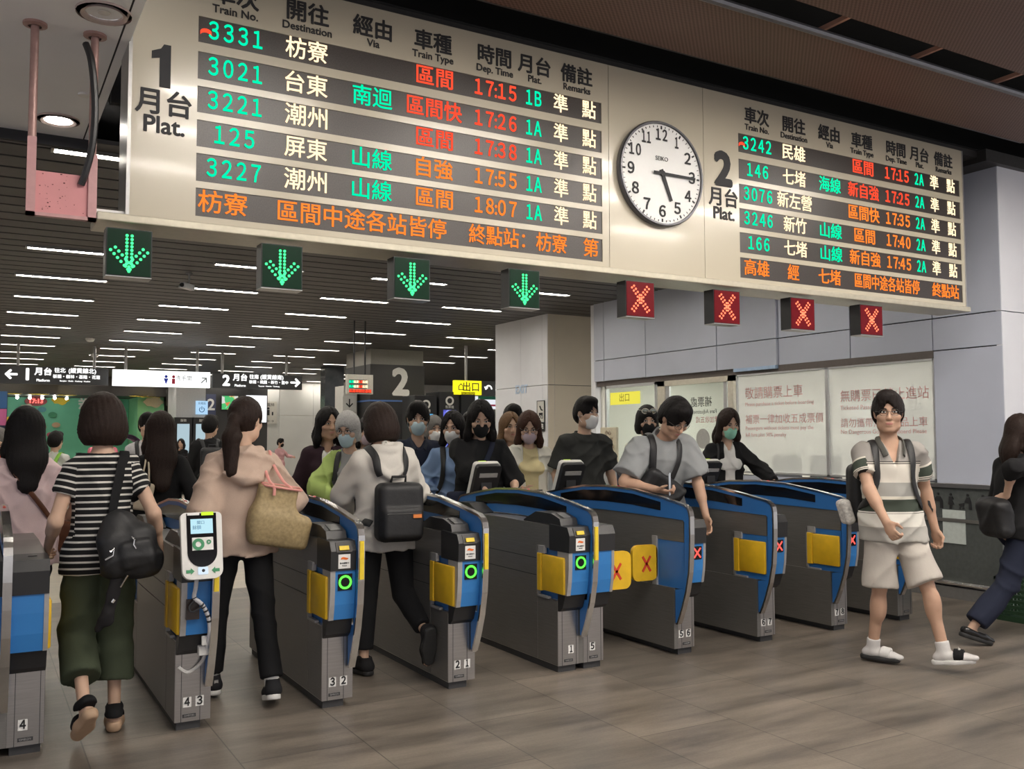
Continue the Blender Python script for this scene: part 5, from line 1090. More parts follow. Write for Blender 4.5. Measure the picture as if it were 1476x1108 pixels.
    def skirt(s, name, m, z1=.35, r0=.165, r1=.26, fold=.01):
        lo, hi = s.bounds(.2); hi = hi.copy(); hi[2] = s.piv[2]+.25; F = Field(lo, hi, .014)
        F.put(cone(s.T((0,0,1.02)), V3(0,0,z1), r0, r1, c1=True, c0=True, sq=(V3(0,1,0),.75)), .02); F.put(ell(s.T((0,-.01,.93)), (.18,.13,.13), s.RT), .05)
        F.warp(lambda x, y, z: fold*np.sin(16*np.arctan2(x, y)+2*np.sin(4*z))*np.clip((1.0-z)*1.6, 0, 1))
        return s.mesh(F, name, m, None, 1)
    def shoes(s, kind, m, sole=None, strap=None):
        out = []
        for n in s.G:
            H, K, A, fd, fu = s.G[n]; lo = A-.26; hi = A+.26; F = Field(lo, hi, .0065); sd = np.cross(fd, fu); B = A-fu*.085; M = np.stack([sd, fd, fu], 1); q = lambda a, b, c: B+sd*a+fd*b+fu*c
            if kind in ('sneaker','flat'):
                tall = .1 if kind == 'sneaker' else .055
                F.put(cone(q(0,-.04,.045), q(0,.08,.04), .043, .045, sq=(fu,.85)), 0); F.put(cone(q(0,.08,.035), q(0,.155,.03), .046, .034, sq=(fu,.65)), .03)
                if kind == 'sneaker': F.put(cone(q(0,-.03,.05), q(0,-.025,.105), .043, .038, c1=True), .03); F.put(cone(q(0,.09,.05), q(0,.0,.1), .03, .03), .03)
                else: F.cut(ell(q(0,.04,.085), (.036,.105,.04), M), .01)
                if kind == 'sneaker': F.cut(cone(q(0,-.02,.095), q(0,-.02,.2), .027, .03), .005)
                F.plane(q(0,0,.022 if sole else .002), -fu)
            elif kind in ('sandal','slide'):
                F.put(cone(q(0,.055,.05), q(0,.115,.045), .05, .046, sq=(fu,.82), c0=True, c1=True), 0)
                if kind == 'sandal': F.put(cone(q(0,-.055,.075), q(0,.03,.095), .043, .046, c0=False, c1=True), .0); F.plane(q(0,0,.14), fu); F.cut(rbox(q(0,.02,.05), (.1,.03,.035), .005, M), .005); F.cut(rbox(q(0,-.08,.035), (.1,.1,.03), .005, M), .004)
                F.plane(q(0,0,.02), -fu)
            up = s.mesh(F, 'shoe', m if not isinstance(m, dict) else m[n], None, 1)
            sm = sole if not isinstance(sole, dict) else sole[n]
            if sm:
                F = Field(lo, hi, .0065); th = .03 if kind != 'sandal' else .045
                F.put(cone(q(0,-.045,th/2-.004), q(0,.05,th/2-.004), .04, .04), 0); F.put(cone(q(.0,.06,th/2-.004), q(.005*(1 if n == 'R' else -1),.14,th/2), .046, .036), .04)
                F.plane(q(0,0,th-.004), fu); F.plane(q(0,0,-.005 if kind != 'sandal' else -.012), -fu); s.mesh(F, 'sole', sm, up, 1)
            out.append((up, q, n, M))
        return out
    def socks(s, m):
        for n in s.G:
            H, K, A, fd, fu = s.G[n]; F = Field(A-.25, A+.25, .007); F.put(cone(A+(K-A)*.13, A-fu*.02, .043, .042, c0=True), 0); F.put(cone(A-fu*.045-fd*.035, A-fu*.048+fd*.12, .038, .033, sq=(fu,.8)), .03); F.put(cone(A-fu*.05+fd*.1, A-fu*.055+fd*.165, .041, .032, sq=(fu,.6)), .02)
            s.mesh(F, 'sock', m, None, 1)
    def mask(s, m, loops=True):
        h, R = s.hp, s.RH; ell, cone, rbox = s.prims(); F = Field(s.HC-.17, s.HC+.17, .0065 if s.fine < .008 else .009)
        F.put(ell(h(0,.02,-.045), (.066,.078,.078), R), 0); F.put(ell(h(0,.078,-.045), (.04,.04,.052), R), .03); F.put(ell(h(0,.06,-.09), (.036,.036,.03), R), .03)
        F.plane(h(0,.02,-.05), R@V3(0,-1,-.12)); F.plane(h(0,.1,-.012), R@V3(0,.25,1)); F.plane(h(0,.1,-.122), R@V3(0,0,-1))
        o = s.mesh(F, 'face_mask', m, None, 1)
        if loops:
            b = MB(); 
            for sg in (-1,1):
                for z in (-.02,-.085): b.tube([h(sg*.06,.035,z), h(sg*.076,.005,z*.6-.004), h(sg*.082,-.022,-.005+z*.1)], .0017, 5)
            b.build('ear_loop', m, o, True, Matrix.Diagonal((s.k,)*3).to_4x4())
        return o
    def glasses(s, m, name='glasses', up=0., r=.021, lens=None):
        R = Matrix([list(q) for q in s.RH]).to_4x4(); T = Matrix.Diagonal((s.k,)*3).to_4x4() @ Matrix.Translation(Vector(s.hp(0,-.02*up/.1 if up else 0,up))) @ R @ Matrix.Diagonal((s.hs,)*3).to_4x4(); b = MB()
        for sg in (-1,1):
            b.tube([(sg*.033+r*1.1*cos(a), .1-.012*abs(cos(a)) if sg*cos(a) > 0 else .1, .011+r*.85*sin(a)) for a in np.linspace(0, 2*pi, 20)[:-1]], .0016 if up == 0 else .003, 6, True)
            b.tube([(sg*.057,.088,.016), (sg*.08,.05,.016), (sg*.081,-.01,.012)], .0016, 6)
        b.tube([(-.01,.101,.016), (0,.104,.019), (.01,.101,.016)], .0016, 6)
        o = b.build(name, m, s.root, True, T)
        if lens:
            b = MB()
            for sg in (-1,1): b.ball((sg*.033,.096,.011), (r*1.05,.004,r*.8), 14)
            b.build('lens', lens, o, True, T)
        return o
    # ---- straps and bags lie on the clothes
    def surf(s):
        if s.bvh is None:
            V = []; P = []
            for o in s.tops:
                n = len(V); V += [v.co.copy() for v in o.data.vertices]; P += [tuple(i+n for i in p.vertices) for p in o.data.polygons]
            s.bvh = BVHTree.FromPolygons(V, P)
        return s.bvh
    def snap(s, pts, off=.006, n=5):
        out = []; nn = []
        for p in catmull(pts, n):
            c, nr, i, d = s.surf().find_nearest(Vector(p)*s.k); out.append(c+nr*off); nn.append(nr.copy())
        for _ in range(3): nn = [((nn[max(i-1,0)]+nn[i]*2+nn[min(i+1,len(nn)-1)])).normalized() for i in range(len(nn))]
        for _ in range(2): out = [out[0]]+[out[i-1]*.25+out[i]*.5+out[i+1]*.25 for i in range(1, len(out)-1)]+[out[-1]]
        return out, nn
    def strap(s, name, pts, wd, m, parent, th=.004, off=.01, inner=True):
        P, N = s.snap(pts, off); b = MB(); b.tube(P, 1, 10, flat=(wd/2, th, N)); o = b.build(name, m, None, True); o.parent = parent; return o
    def carry(s, name, label, cat, group=None):
        """a bag worn by the person: a thing of its own, with its base where the person stands"""
        return thing(name, label, cat, s.root.location, s.root.rotation_euler.z, group)
    def sdf(s, F, name, m, parent, it=1):
        V, Q = F.nets(); V = soft(V, Q, it); return mesh_obj(name, V*s.k, Q, m, parent, True)
# ---------------------------------------------------------------- the passengers
BK = cloth('black_cloth', (.012,.012,.013)); BK2 = cloth('soft_black_cloth', (.018,.017,.018), .9); NAVY = cloth('navy_cloth', (.018,.022,.04)); DKG = cloth('charcoal_tee', (.035,.036,.034)); GRYT = cloth('grey_tee', (.27,.28,.285))
OLIVE = cloth('olive_cloth', (.055,.068,.042)); BEIGE = cloth('beige_hoodie', (.52,.39,.31)); OFFW = cloth('off_white_jacket', (.58,.55,.50)); PINKB = cloth('pale_pink_blouse', (.60,.46,.46)); PLUM = cloth('plum_cardigan', (.035,.018,.025)); LIME = cloth('lime_cardigan', (.40,.52,.16)); CREAMC = cloth('cream_cardigan', (.66,.64,.56)); BLUEC = cloth('light_blue_shirt', (.22,.32,.52)); STONE = cloth('stone_shorts', (.50,.46,.41)); WHT = cloth('white_cloth', (.70,.69,.66)); SOLEW = mat('white_sole', (.70,.69,.66), .5); SOLEK = mat('black_sole', (.02,.02,.02), .6); CORK = mat('tan_sole', (.42,.28,.18), .6)
MKW = cloth('white_mask', (.72,.72,.72)); MKB = cloth('pale_blue_mask', (.45,.58,.64)); MKK = cloth('black_mask', (.012,.012,.013)); MKG = cloth('green_mask', (.30,.62,.48)); MKP = cloth('lilac_mask', (.50,.40,.44))
BROWNH = hairmat('hair_brown', (.05,.022,.014)); DKBR = hairmat('hair_dark_brown', (.022,.013,.010)); GREYH = hairmat('hair_grey', (.42,.41,.39)); GREY2 = hairmat('hair_dark_grey', (.16,.15,.14))
GLS = mat('glasses_wire', (.10,.09,.08), .3, .8)
BAGK = mat('black_nylon', (.013,.013,.014), .55, 0, .1, 40, .15)
SK1, SK2, SK3 = (.50,.31,.215), (.57,.375,.27), (.44,.27,.19)
def XY(px, Y):      # ground point at depth Y on the line of sight through picture column px (calibrated camera)
    a = YAW+math.atan((px-738)/1339.12); return (CAM.x+(Y-CAM.y)*math.tan(a), Y)
def bagpath(p, bag, name, pts, wd, m, th=.004, off=.013): return p.strap(name, pts, wd, m, bag, th, off)
def boxfield(c, r=.3): return Field(np.array(c)-r, np.array(c)+r, .009)
def swoosh(name, par, c, w, m, M, k=1.):
    """curved tick mark; M: columns right, up, out"""
    top = [(-.5,.02),(-.42,-.12),(-.25,-.2),(-.05,-.15),(.5,.16)]; bot = [(-.05,-.02),(-.2,-.04),(-.32,-.02),(-.40,.06),(-.40,.14)]
    V = [np.array(c)+M[0]*x*w+M[1]*y*w+M[2]*o for o in (.0,.002) for x, y in top+bot]; n = 10
    return mesh_obj(name, np.array(V)*k, [tuple(range(n)), tuple(range(2*n-1,n-1,-1))]+[(i, n+i, n+(i+1)%n, (i+1)%n) for i in range(n)], m, par)

# --- woman in striped shirt, seen from behind
x, y = XY(150,.16)
p = Person('woman in striped tee and olive culottes seen from behind at gate 4 3', (x,y), 2, 1.755, hs=.98, fem=True, hyaw=4, hpitch=8, w=.88, skin=SK2, seed=3, lean=2,
    R=dict(w=(.30,.04,.935), pole=(.08,-1,0), curl=.95, palm=(-1,.2,0)), L=dict(w=(-.23,.18,.97), pole=(-.2,-1,-.2), curl=.8), RF=dict(a=(.09,.05,.10), yaw=-10), LF=dict(a=(-.09,-.2,.20), yaw=12, pitch=42))
p.hair('bob', vol=1.2, m=DKBR)
ST = bandmat('striped_jersey', [(0,(.010,.010,.011)),(.70,(.62,.60,.55))], period=.0335)
p.top('striped_tee', ST, .52, .014, .83, neck=.10, fold=.006, low=.0); p.bottom('culottes', OLIVE, .100, .092, .102, 1.62, .008, 1.02, .005, .098)
p.shoes('sandal', BK, CORK)
bag = p.carry('shoulder_bag', 'slouchy black nylon shoulder bag at the striped woman\'s hip', 'bag')
F = boxfield((.10,-.2,.97)); F.put(rbox((.10,-.2,.96), (.145,.075,.135), .07, rotm(0,-10,0)), 0); F.put(ell((.06,-.18,1.09), (.09,.055,.08)), .05); F.put(ell((.17,-.2,.89), (.10,.085,.08)), .04); F.put(rbox((.13,-.27,.95), (.085,.03,.075), .03, rotm(0,-10,0)), .015); F.warp(folds(.012, 1.3, 8)); bo = p.sdf(F, 'bag_body', BAGK, bag)
bagpath(p, bag, 'bag_strap', [(.10,-.02,1.46),(.095,-.1,1.43),(.07,-.15,1.3),(.05,-.16,1.15),(.05,-.17,1.06)], .05, BK)
F = boxfield((.02,-.24,.72), .25); F.put(cone((.05,-.22,.85), (0,-.24,.62), .035, .03, sq=(V3(0,1,0),.5)), 0); F.put(cone((.0,-.24,.66), (-.04,-.22,.58), .03, .02), .02); F.warp(folds(.006,1.5,2)); p.sdf(F, 'hanging_strap', BK2, bag)
b = MB(); b.tube([(.10,-.29,1.04),(.112,-.30,1.025),(.108,-.302,1.0),(.12,-.304,.98)], .0045, 6).tube([(.0,-.285,.97),(.02,-.285,.985),(.015,-.285,.95),(-.02,-.28,.93)], .005, 6).tube([(.085,-.29,.85),(.07,-.28,.82),(.055,-.27,.79)], .006, 6).tube([(.03,-.265,.73),(.02,-.262,.715)], .008, 6); b.build('buckle', CHROME, bag, True)
card = p.carry('card_case', 'dark card case with pale edges in the striped woman\'s right hand', 'card case'); d, nn, t, _ = p.hand['R']; c = p.J['R'][2]+d*.075+nn*.022; Mx = np.stack([t, nn, d], 1)
MB().box(-.055,.02,-.008,.008,-.02,.04,.003).build('case', BK, card, False, Matrix.Translation(Vector(c)) @ Matrix([list(r) for r in Mx]).to_4x4()); MB().box(-.05,.015,.008,.011,-.015,-.003).box(-.05,.015,.008,.011,.01,.02).build('pale_edge', STK, card, False, Matrix.Translation(Vector(c)) @ Matrix([list(r) for r in Mx]).to_4x4())

# --- woman in beige hoodie with ponytail
x, y = XY(350,.45)
p = Person('woman with ponytail in beige hoodie and black trousers seen from behind', (x,y), 0, 1.755, hs=1.03, fem=True, hyaw=-48, hpitch=4, w=1.04, skin=SK2, seed=5,
    R=dict(w=(.2,.26,1.08), pole=(1,-.6,-.6)), L=dict(w=(-.22,.14,.97), pole=(-.3,-1,-.2)), RF=dict(a=(.13,-.24,.125), yaw=-8, pitch=14), LF=dict(a=(-.12,.16,.085), yaw=4))
p.hair('pony', m=DKBR, length=.30); p.top('hoodie', BEIGE, 1.93, .026, .845, flare=.004, hood=1.15, cuff=True, arm=.012, fold=.008, bust=0.); p.bottom('trousers', BK, .098, .066, .062, 1.92, .004)
for up, q, n, M in p.shoes('sneaker', cloth('black_sneaker', (.02,.02,.022)), SOLEW): mesh_obj('heel_tab', np.array([q(sx,-.079,z) for z in (.06,.085) for sx in (-.012,.012)]+[q(sx,-.07,z) for z in (.06,.085) for sx in (-.012,.012)])*p.k, [(0,1,3,2),(4,6,7,5),(0,2,6,4),(1,5,7,3),(2,3,7,6),(0,4,5,1)], WHT, up)
p.socks(WHT)
tote = p.carry('tote_bag', 'tan patterned tote bag with pink trim on the hoodie woman\'s shoulder', 'bag')
TAN = mat('tan_tote_canvas', (.36,.27,.135), .6, 0, .2, 55, .1); PKT = mat('pink_trim', (.70,.30,.26), .5)
c = V3(.155,-.19,1.085); F = Field(c-.34, c+.34, .009); R = rotm(6,10,-6); F.put(rbox(c+V3(-.01,0,.05), (.115,.05,.15), .03, R), 0); F.put(rbox(c+V3(.02,0,-.09), (.175,.06,.10), .04, R), .09); F.warp(folds(.005, .9, 4)); F.plane(c+R@V3(0,0,.165), R@V3(0,0,1)); bt = p.sdf(F, 'bag_body', TAN, tote, 2)
b = MB(); b.tube([c+R@V3(.112*np.sign(cos(a))*abs(cos(a))**.4,.055*np.sign(sin(a))*abs(sin(a))**.4,.165) for a in np.linspace(0,2*pi,40)[:-1]], .0075, 6, True); b.build('trim', PKT, tote, True, Matrix.Diagonal((p.k,)*3).to_4x4())
for dx, dy in ((-.055,-.055),(.05,-.03)):
    a = c+R@V3(dx,dy,.165); p.surf(); S = p.TS((.135,-.02,1.42)); P3 = [a-V3(0,0,.05), a, a*.5+V3(.125+dx*.6,-.13,1.33)*.5, V3(.125+dx*.5,-.10,1.395), V3(.13+dx*.5,-.03,1.455), V3(.135+dx*.5,.05,1.42)]
    b = MB(); b.tube([v*p.k for v in catmull(P3,5)], 1, 8, flat=(.009,.004,(0,-1,.5))); b.build('handle', PKT, tote, True)

# --- woman in off-white hooded jacket with black backpack
x, y = XY(553,.6)
p = Person('woman with black bob in off-white hooded jacket seen from behind', (x,y), -2, 1.755, hs=1.03, fem=True, hyaw=8, hpitch=22, w=1.06, skin=SK2, seed=9,
    R=dict(w=(.16,.32,1.12), pole=(1,-.5,-.6)), L=dict(w=(-.13,.33,1.0), pole=(-1,-.25,-.25)), RF=dict(a=(.16,-.36,.30), yaw=-6, pitch=74), LF=dict(a=(-.12,.02,.085), yaw=16))
p.hair('bob', vol=1.10, m=DKBR); p.top('hooded_jacket', OFFW, 1.94, .026, .80, flare=.0, hood=1.0, cuff=True, arm=.014, fold=.008, bust=0.); p.bottom('trousers', BK, .098, .086, .060, 1.84, .001); p.shoes('sneaker', BK2, SOLEK)
def backpack(p, label, m, c=(0,-.235,1.14), half=(.135,.075,.20), tag_m=None, straps=True, group=None, chest=False):
    bp = p.carry('backpack', label, 'backpack', group); c = V3(*c); R = p.RS; C = p.T(c); F = Field(C-.36, C+.36, .009); F.put(rbox(C, half, .05, R), 0); F.put(rbox(C+R@V3(0,-.05,-half[2]*.35), (half[0]*.9,.05,half[2]*.55), .035, R), .012); F.warp(folds(.003, .8, 3)); p.sdf(F, 'bag_body', m, bp)
    b = MB(); b.tube([C+R@V3(-.05,.02,half[2]-.01), C+R@V3(-.045,.0,half[2]+.035), C+R@V3(.045,.0,half[2]+.035), C+R@V3(.05,.02,half[2]-.01)], .009, 8); b.build('top_handle', m, bp, True, Matrix.Diagonal((p.k,)*3).to_4x4())
    b = MB(); b.tube([C+R@V3(x,-half[1]-.018,-half[2]*.1+.012) for x in np.linspace(-half[0]*.75,half[0]*.75,7)], .0035, 6); b.build('zip', MATS['gate_black'], bp, True, Matrix.Diagonal((p.k,)*3).to_4x4())
    if tag_m: MB().box(-.028,.028,-.004,.004,-.011,.011).build('tag', tag_m, bp, False, Matrix.Diagonal((p.k,)*3).to_4x4() @ Matrix.Translation(Vector(C+R@V3(half[0]*.55,-half[1]-.028,-half[2]*.12))) @ Matrix([list(r) for r in R]).to_4x4())
    if straps:
        for sg in (-1,1): bagpath(p, bp, 'shoulder_strap', [p.TS(q) for q in ((sg*.085,-.17,1.28),(sg*.10,-.12,1.40),(sg*.11,-.02,1.46),(sg*.115,.08,1.38),(sg*.12,.13,1.25),(sg*.15,.08,1.08),(sg*.17,-.03,1.0),(sg*.13,-.14,.98))], .05, m, .006)
    return bp, C, R
backpack(p, 'black square backpack with orange tag on the off-white jacket', BAGK, (.02,-.235,1.06), (.152,.08,.188), mat('orange_tag', (.70,.22,.05), .5))

# --- woman in pink blouse at the left edge
x, y = XY(38,1.5)
p = Person('woman with long black hair in pale pink blouse at the left edge, seen from behind', (x,y), 4, 1.69, fem=True, hyaw=3, hpitch=4, w=1.0, skin=SK2, seed=12, R=dict(w=(.26,.16,.98), pole=(.8,-1,0)), L=dict(w=(-.26,.1,.9)), RF=dict(a=(.1,.2,.085)), LF=dict(a=(-.1,-.2,.13), pitch=20))
p.hair('long', length=.32, vol=1.05); p.top('blouse', PINKB, .78, .022, .76, flare=.03, arm=.02, neck=.075, fold=.008, bust=0.); p.bottom('trousers', BK, .1, .08, .08, 1.85); p.shoes('flat', BK2, SOLEK)
BRN = mat('brown_leather', (.10,.035,.015), .4, 0, .2, 12); bag = p.carry('crossbody_bag', 'brown leather crossbody bag at the pink woman\'s right hip', 'bag')
c = V3(.30,-.06,.92); F = Field(c-.25, c+.25, .009); F.put(rbox(c, (.13,.05,.10), .03, rotm(0,12,-30)), 0); F.put(rbox(c+V3(0,-.02,.05), (.135,.045,.06), .03, rotm(0,12,-30)), .02); p.sdf(F, 'bag_body', BRN, bag)
bagpath(p, bag, 'strap', [(-.10,-.03,1.47),(-.08,-.12,1.40),(.02,-.15,1.24),(.13,-.13,1.10),(.2,-.1,1.02)], .03, BRN)

# --- woman in black top and black mask at the closed lane
x, y = XY(690,2.05)
p = Person('woman with long black hair, black mask and loose black top at card reader', (x,y), 163, 1.83, fem=True, hyaw=-4, hpitch=24, lean=4, w=1.16, skin=SK2, seed=15, R=dict(w=(.0,.37,1.03), pole=(1,0,-.35), curl=.5), L=dict(w=(-.24,.33,1.02), pole=(-.6,-.6,-.8), curl=.7), RF=dict(a=(.1,.1,.085)), LF=dict(a=(-.1,-.15,.085)))
p.hair('long', length=.30, vol=1.0, parting=.5); p.mask(MKK); p.top('loose_top', BK, 1.05, .028, .80, arm=.018, fold=.008); p.bottom('trousers', BK2, .1, .09, .09, 1.88); p.shoes('flat', BK2, SOLEK)
bag = p.carry('sling_bag', 'navy strap and small sling bag across the black top', 'bag'); bagpath(p, bag, 'strap', [(-.12,.0,1.46),(-.08,.10,1.38),(.0,.15,1.22),(.10,.13,1.08)], .045, NAVY); c = V3(.19,.12,.95); F = Field(c-.2, c+.2, .01); F.put(rbox(c, (.1,.05,.08), .03), 0); p.sdf(F, 'bag_body', NAVY, bag)

# --- man in dark grey tee
x, y = XY(842,2.3)
p = Person('man with cropped black hair, white mask and dark grey tee behind the gates', (x,y), 168, 1.885, hyaw=22, hpitch=6, w=1.04, skin=SK2, seed=18, R=dict(w=(.26,.06,.88)), L=dict(w=(-.27,.1,.9)), RF=dict(a=(.1,.15,.085)), LF=dict(a=(-.1,-.1,.085)))
p.hair('short', vol=.75); p.mask(MKW); p.top('tee', DKG, .85, .028, .78, arm=.022, fold=.008, neck=.075); p.bottom('trousers', BK, .1, .08, .075); p.shoes('sneaker', BK2, SOLEK)

# --- man in light grey tee bending over the gate
x, y = XY(944,.75)
p = Person('man in grey tee with glasses bending over the gates, phone in his right hand', (x,y), 166, 1.88, hyaw=10, hpitch=42, lean=20, w=1.08, skin=SK1, seed=21, R=dict(w=(.16,.36,1.06), pole=(1,-.5,-.5), curl=.75, palm=(-.6,.2,.6)), L=dict(w=(-.26,.32,.80), pole=(-.6,-1,0)), RF=dict(a=(.12,.0,.085)), LF=dict(a=(-.1,.1,.085)))
p.hair('short', vol=1.25); p.glasses(GLS); p.top('tee', GRYT, .82, .03, .80, arm=.028, fold=.008, neck=.08); p.bottom('trousers', BK, .1, .08, .075); p.shoes('sneaker', BK2, SOLEW)
bp, C, R = backpack(p, 'dark backpack on the back of the bending man in grey tee', BAGK, straps=False)
bagpath(p, bp, 'shoulder_strap', [p.TS(q) for q in ((.11,-.12,1.40),(.12,-.02,1.45),(.125,.08,1.37),(.13,.13,1.24),(.16,.1,1.1),(.18,.0,1.0))], .055, BAGK, .007, .022)
sl = p.carry('sling_bag', 'black crumpled sling bag across the chest of the bending man', 'bag'); bagpath(p, sl, 'strap', [p.TS(q) for q in ((-.08,-.05,1.45),(-.075,.06,1.42),(-.05,.13,1.3),(-.01,.15,1.17),(.03,.16,1.05))], .045, BAGK, .006, .022)
c = p.TS((.05,.175,1.14)); F = Field(c-.3, c+.3, .009); F.put(rbox(c, (.18,.045,.085), .04, p.RS@rotm(0,-32,0)), 0); F.put(ell(c+V3(-.04,0,-.04), (.1,.05,.1)), .04); F.warp(folds(.01,1.6,6)); p.sdf(F, 'bag_body', BAGK, sl)
ph = p.carry('phone', 'pale blue white phone in the hand of the man in grey tee', 'phone'); d, nn, t, _ = p.hand['R']; c = p.J['R'][2]+d*.09+nn*.03; MB().box(-.038,.038,-.005,.005,-.075,.075,.004).build('case', mat('phone_white', (.62,.68,.76), .3), ph, False, Matrix.Diagonal((p.k,)*3).to_4x4() @ Matrix.Translation(Vector(c)+Vector((0,.0,.03))) @ Matrix.Rotation(RAD(60),4,'Z') @ Matrix.Rotation(RAD(8),4,'Y'))

# --- woman in black blazer with green mask
x, y = XY(1044,2.1)
p = Person('woman with half tied hair, green mask and open black blazer reaching over the gate', (x,y), 160, 1.795, fem=True, hyaw=2, hpitch=20, lean=4, w=1.02, skin=SK2, seed=24, R=dict(w=(.2,.2,.98)), L=dict(w=(-.36,.36,1.05), pole=(-.8,-1,-.5), curl=.8), RF=dict(a=(.1,.1,.085)), LF=dict(a=(-.1,-.1,.085)))
p.hair('half', length=.27, vol=1.0, m=DKBR); p.mask(MKG); p.top('blouse', WHT, 0, .012, .86, v=.12, fold=.006); p.top('blazer', BK, 1.92, .028, .76, opening=.05, fold=.007, neck=.085, bust=0.); p.bottom('trousers', BK2, .1, .08, .08, 1.88); p.shoes('flat', BK2, SOLEK)
mo = p.carry('paper_cup_lid', 'small cream purse in the hand of the woman in black blazer', 'purse'); mo.name = 'coin_purse'; d, nn, t, _ = p.hand['L']; c = p.J['L'][2]+d*.1+nn*.02; F = Field(c-.09, c+.09, .006); F.put(rbox(c, (.05,.022,.035), .02), 0); p.sdf(F, 'purse_body', mat('cream_purse', (.62,.56,.42), .5), mo)
bag = p.carry('shoulder_bag', 'thin black bag strap over the right shoulder of the blazer woman', 'bag'); bagpath(p, bag, 'strap', [p.TS(q) for q in ((.10,-.08,1.45),(.11,.0,1.47),(.12,.10,1.36),(.16,.10,1.15),(.2,.03,1.0))], .022, BAGK, .004); c = V3(.25,-.02,.9); F = Field(c-.2, c+.2, .01); F.put(rbox(c, (.06,.12,.1), .03), 0); p.sdf(F, 'bag_body', BAGK, bag)

# --- woman with sunglasses pushed up, behind the bending man
x, y = XY(932,2.3)
p = Person('woman with short black hair, black mask and sunglasses pushed up, behind the bending man', (x,y), 158, 1.81, fem=True, hyaw=-6, hpitch=8, lat=0, w=1.0, skin=SK2, seed=27, fine=.007)
p.hair('bob', vol=1.02); p.mask(MKK); p.glasses(mat('sunglass_frame', (.62,.58,.50), .3), 'sunglasses', .088, .026, mat('mirror_lens', (.35,.38,.33), .15, .9)); p.top('top', cloth('cream_knit', (.58,.55,.47)), 1.2, .022, .8, fold=.006); p.bottom('trousers', NAVY, .1, .08, .08); p.shoes('sneaker', WHT, SOLEW)
backpack(p, 'navy backpack worn by the woman with sunglasses', mat('navy_nylon', (.02,.028,.065), .55), (.17,.0,1.02), (.12,.11,.22))

# --- man in striped polo
x, y = XY(1280,-.95)
PB = bandmat('polo_bands', [(0,(.40,.385,.35)),(.90,(.64,.62,.56)),(.985,(.02,.02,.018)),(.989,(.64,.62,.56)),(.997,(.05,.062,.048)),(1.078,(.64,.61,.52)),(1.096,(.33,.325,.30)),(1.184,(.64,.60,.53)),(1.305,(.02,.02,.018)),(1.311,(.62,.58,.51)),(1.317,(.02,.02,.018)),(1.323,(.30,.28,.26)),(10.0,(.30,.28,.26)),(10.07,(.62,.58,.51)),(10.083,(.05,.062,.048)),(10.145,(.62,.58,.51)),(10.152,(.02,.02,.018)),(10.157,(.62,.58,.51)),(10.165,(.02,.02,.018)),(10.17,(.62,.58,.51))])
p = Person('man with glasses in striped green and cream polo and stone shorts walking towards us', (x,y), 168, 1.81, hs=1.06, hyaw=-36, hpitch=4, w=1.0, twist=-22, skin=SK1, seed=30, fine=.005,
    R=dict(w=(.23,.27,.88), pole=(.5,-1,0), curl=1., palm=(-1,0,-.2)), L=dict(w=(-.33,.03,.86), pole=(-.5,-1,0), curl=.9), RF=dict(a=(.07,-.12,.10), yaw=32), LF=dict(a=(-.16,.27,.115), yaw=38, pitch=-8))
p.hair('short', vol=1.25, fringe=.012, m=hairmat('hair_soft_black', (.015,.011,.010))); p.glasses(GLS, r=.023)
PBM = PB; N = PB.node_tree.nodes; Lk = PB.node_tree.links
p.top('polo_shirt', PB, .62, .02, .80, neck=.074, v=.17, fold=.005, arm=.012, boxy=.014, flare=.012)
# collar flaps
CO = cloth('polo_collar', (.095,.093,.083)); b = MB()
for sg in (-1,1): P3 = [p.TS(q) for q in ((sg*.02,-.07,1.475),(sg*.06,-.03,1.482),(sg*.08,.03,1.458),(sg*.072,.08,1.415),(sg*.058,.115,1.36))]; b.tube([v*p.k for v in catmull(P3,5)], 1, 10, flat=(.019,.006,(sg*.7,.35,.55)))
b.build('collar', CO, p.root, True)
p.bottom('shorts', STONE, .100, .112, .110, .98, .006, .92, -.004)
sh = p.shoes('slide', {'R': WHT, 'L': BK}, {'R': SOLEK, 'L': SOLEW}); p.socks(cloth('white_sock', (.62,.60,.58)))
for up, q, n, M in sh: swoosh('swoosh', up, q(-.005,.088,.086), .055, INK if n == 'R' else WHT, (-M[:,0], -(M[:,1]*.85-M[:,2]*.5), M[:,2]*2.5+M[:,1]*1.5), p.k)
backpack(p, 'black backpack on the back of the man in striped polo', BAGK, (.03,-.22,1.10), (.15,.085,.2))
bt = p.carry('white_pouch', 'white speckled pouch hanging from the backpack of the polo man', 'pouch'); c = p.T((.235,-.16,.98)); F = Field(c-.18, c+.18, .008); F.put(rbox(c, (.035,.05,.085), .025, rotm(0,18,0)), 0); p.sdf(F, 'pouch_body', mat('white_speckled', (.60,.58,.54), .5, 0, .3, 50), bt)
# tattoo on his left forearm
S, E, W = p.J['L']; ax = unit(W-E); side = unit(np.cross(ax, V3(0,1,0))); a = E+ax*.05+V3(.02,.036,0); b = MB(); b.prism([(-.01,0),(.012,.01),(.02,.05),(.006,.085),(-.004,.055),(-.014,.03)], 'y', -.002, .002); R3 = np.stack([side*-1, V3(0,1,0)-ax*ax[1], ax], 1); b.build('tattoo', INK, p.root, False, Matrix.Diagonal((p.k,)*3).to_4x4() @ Matrix.Translation(Vector(a)) @ Matrix([list(r) for r in R3]).to_4x4())

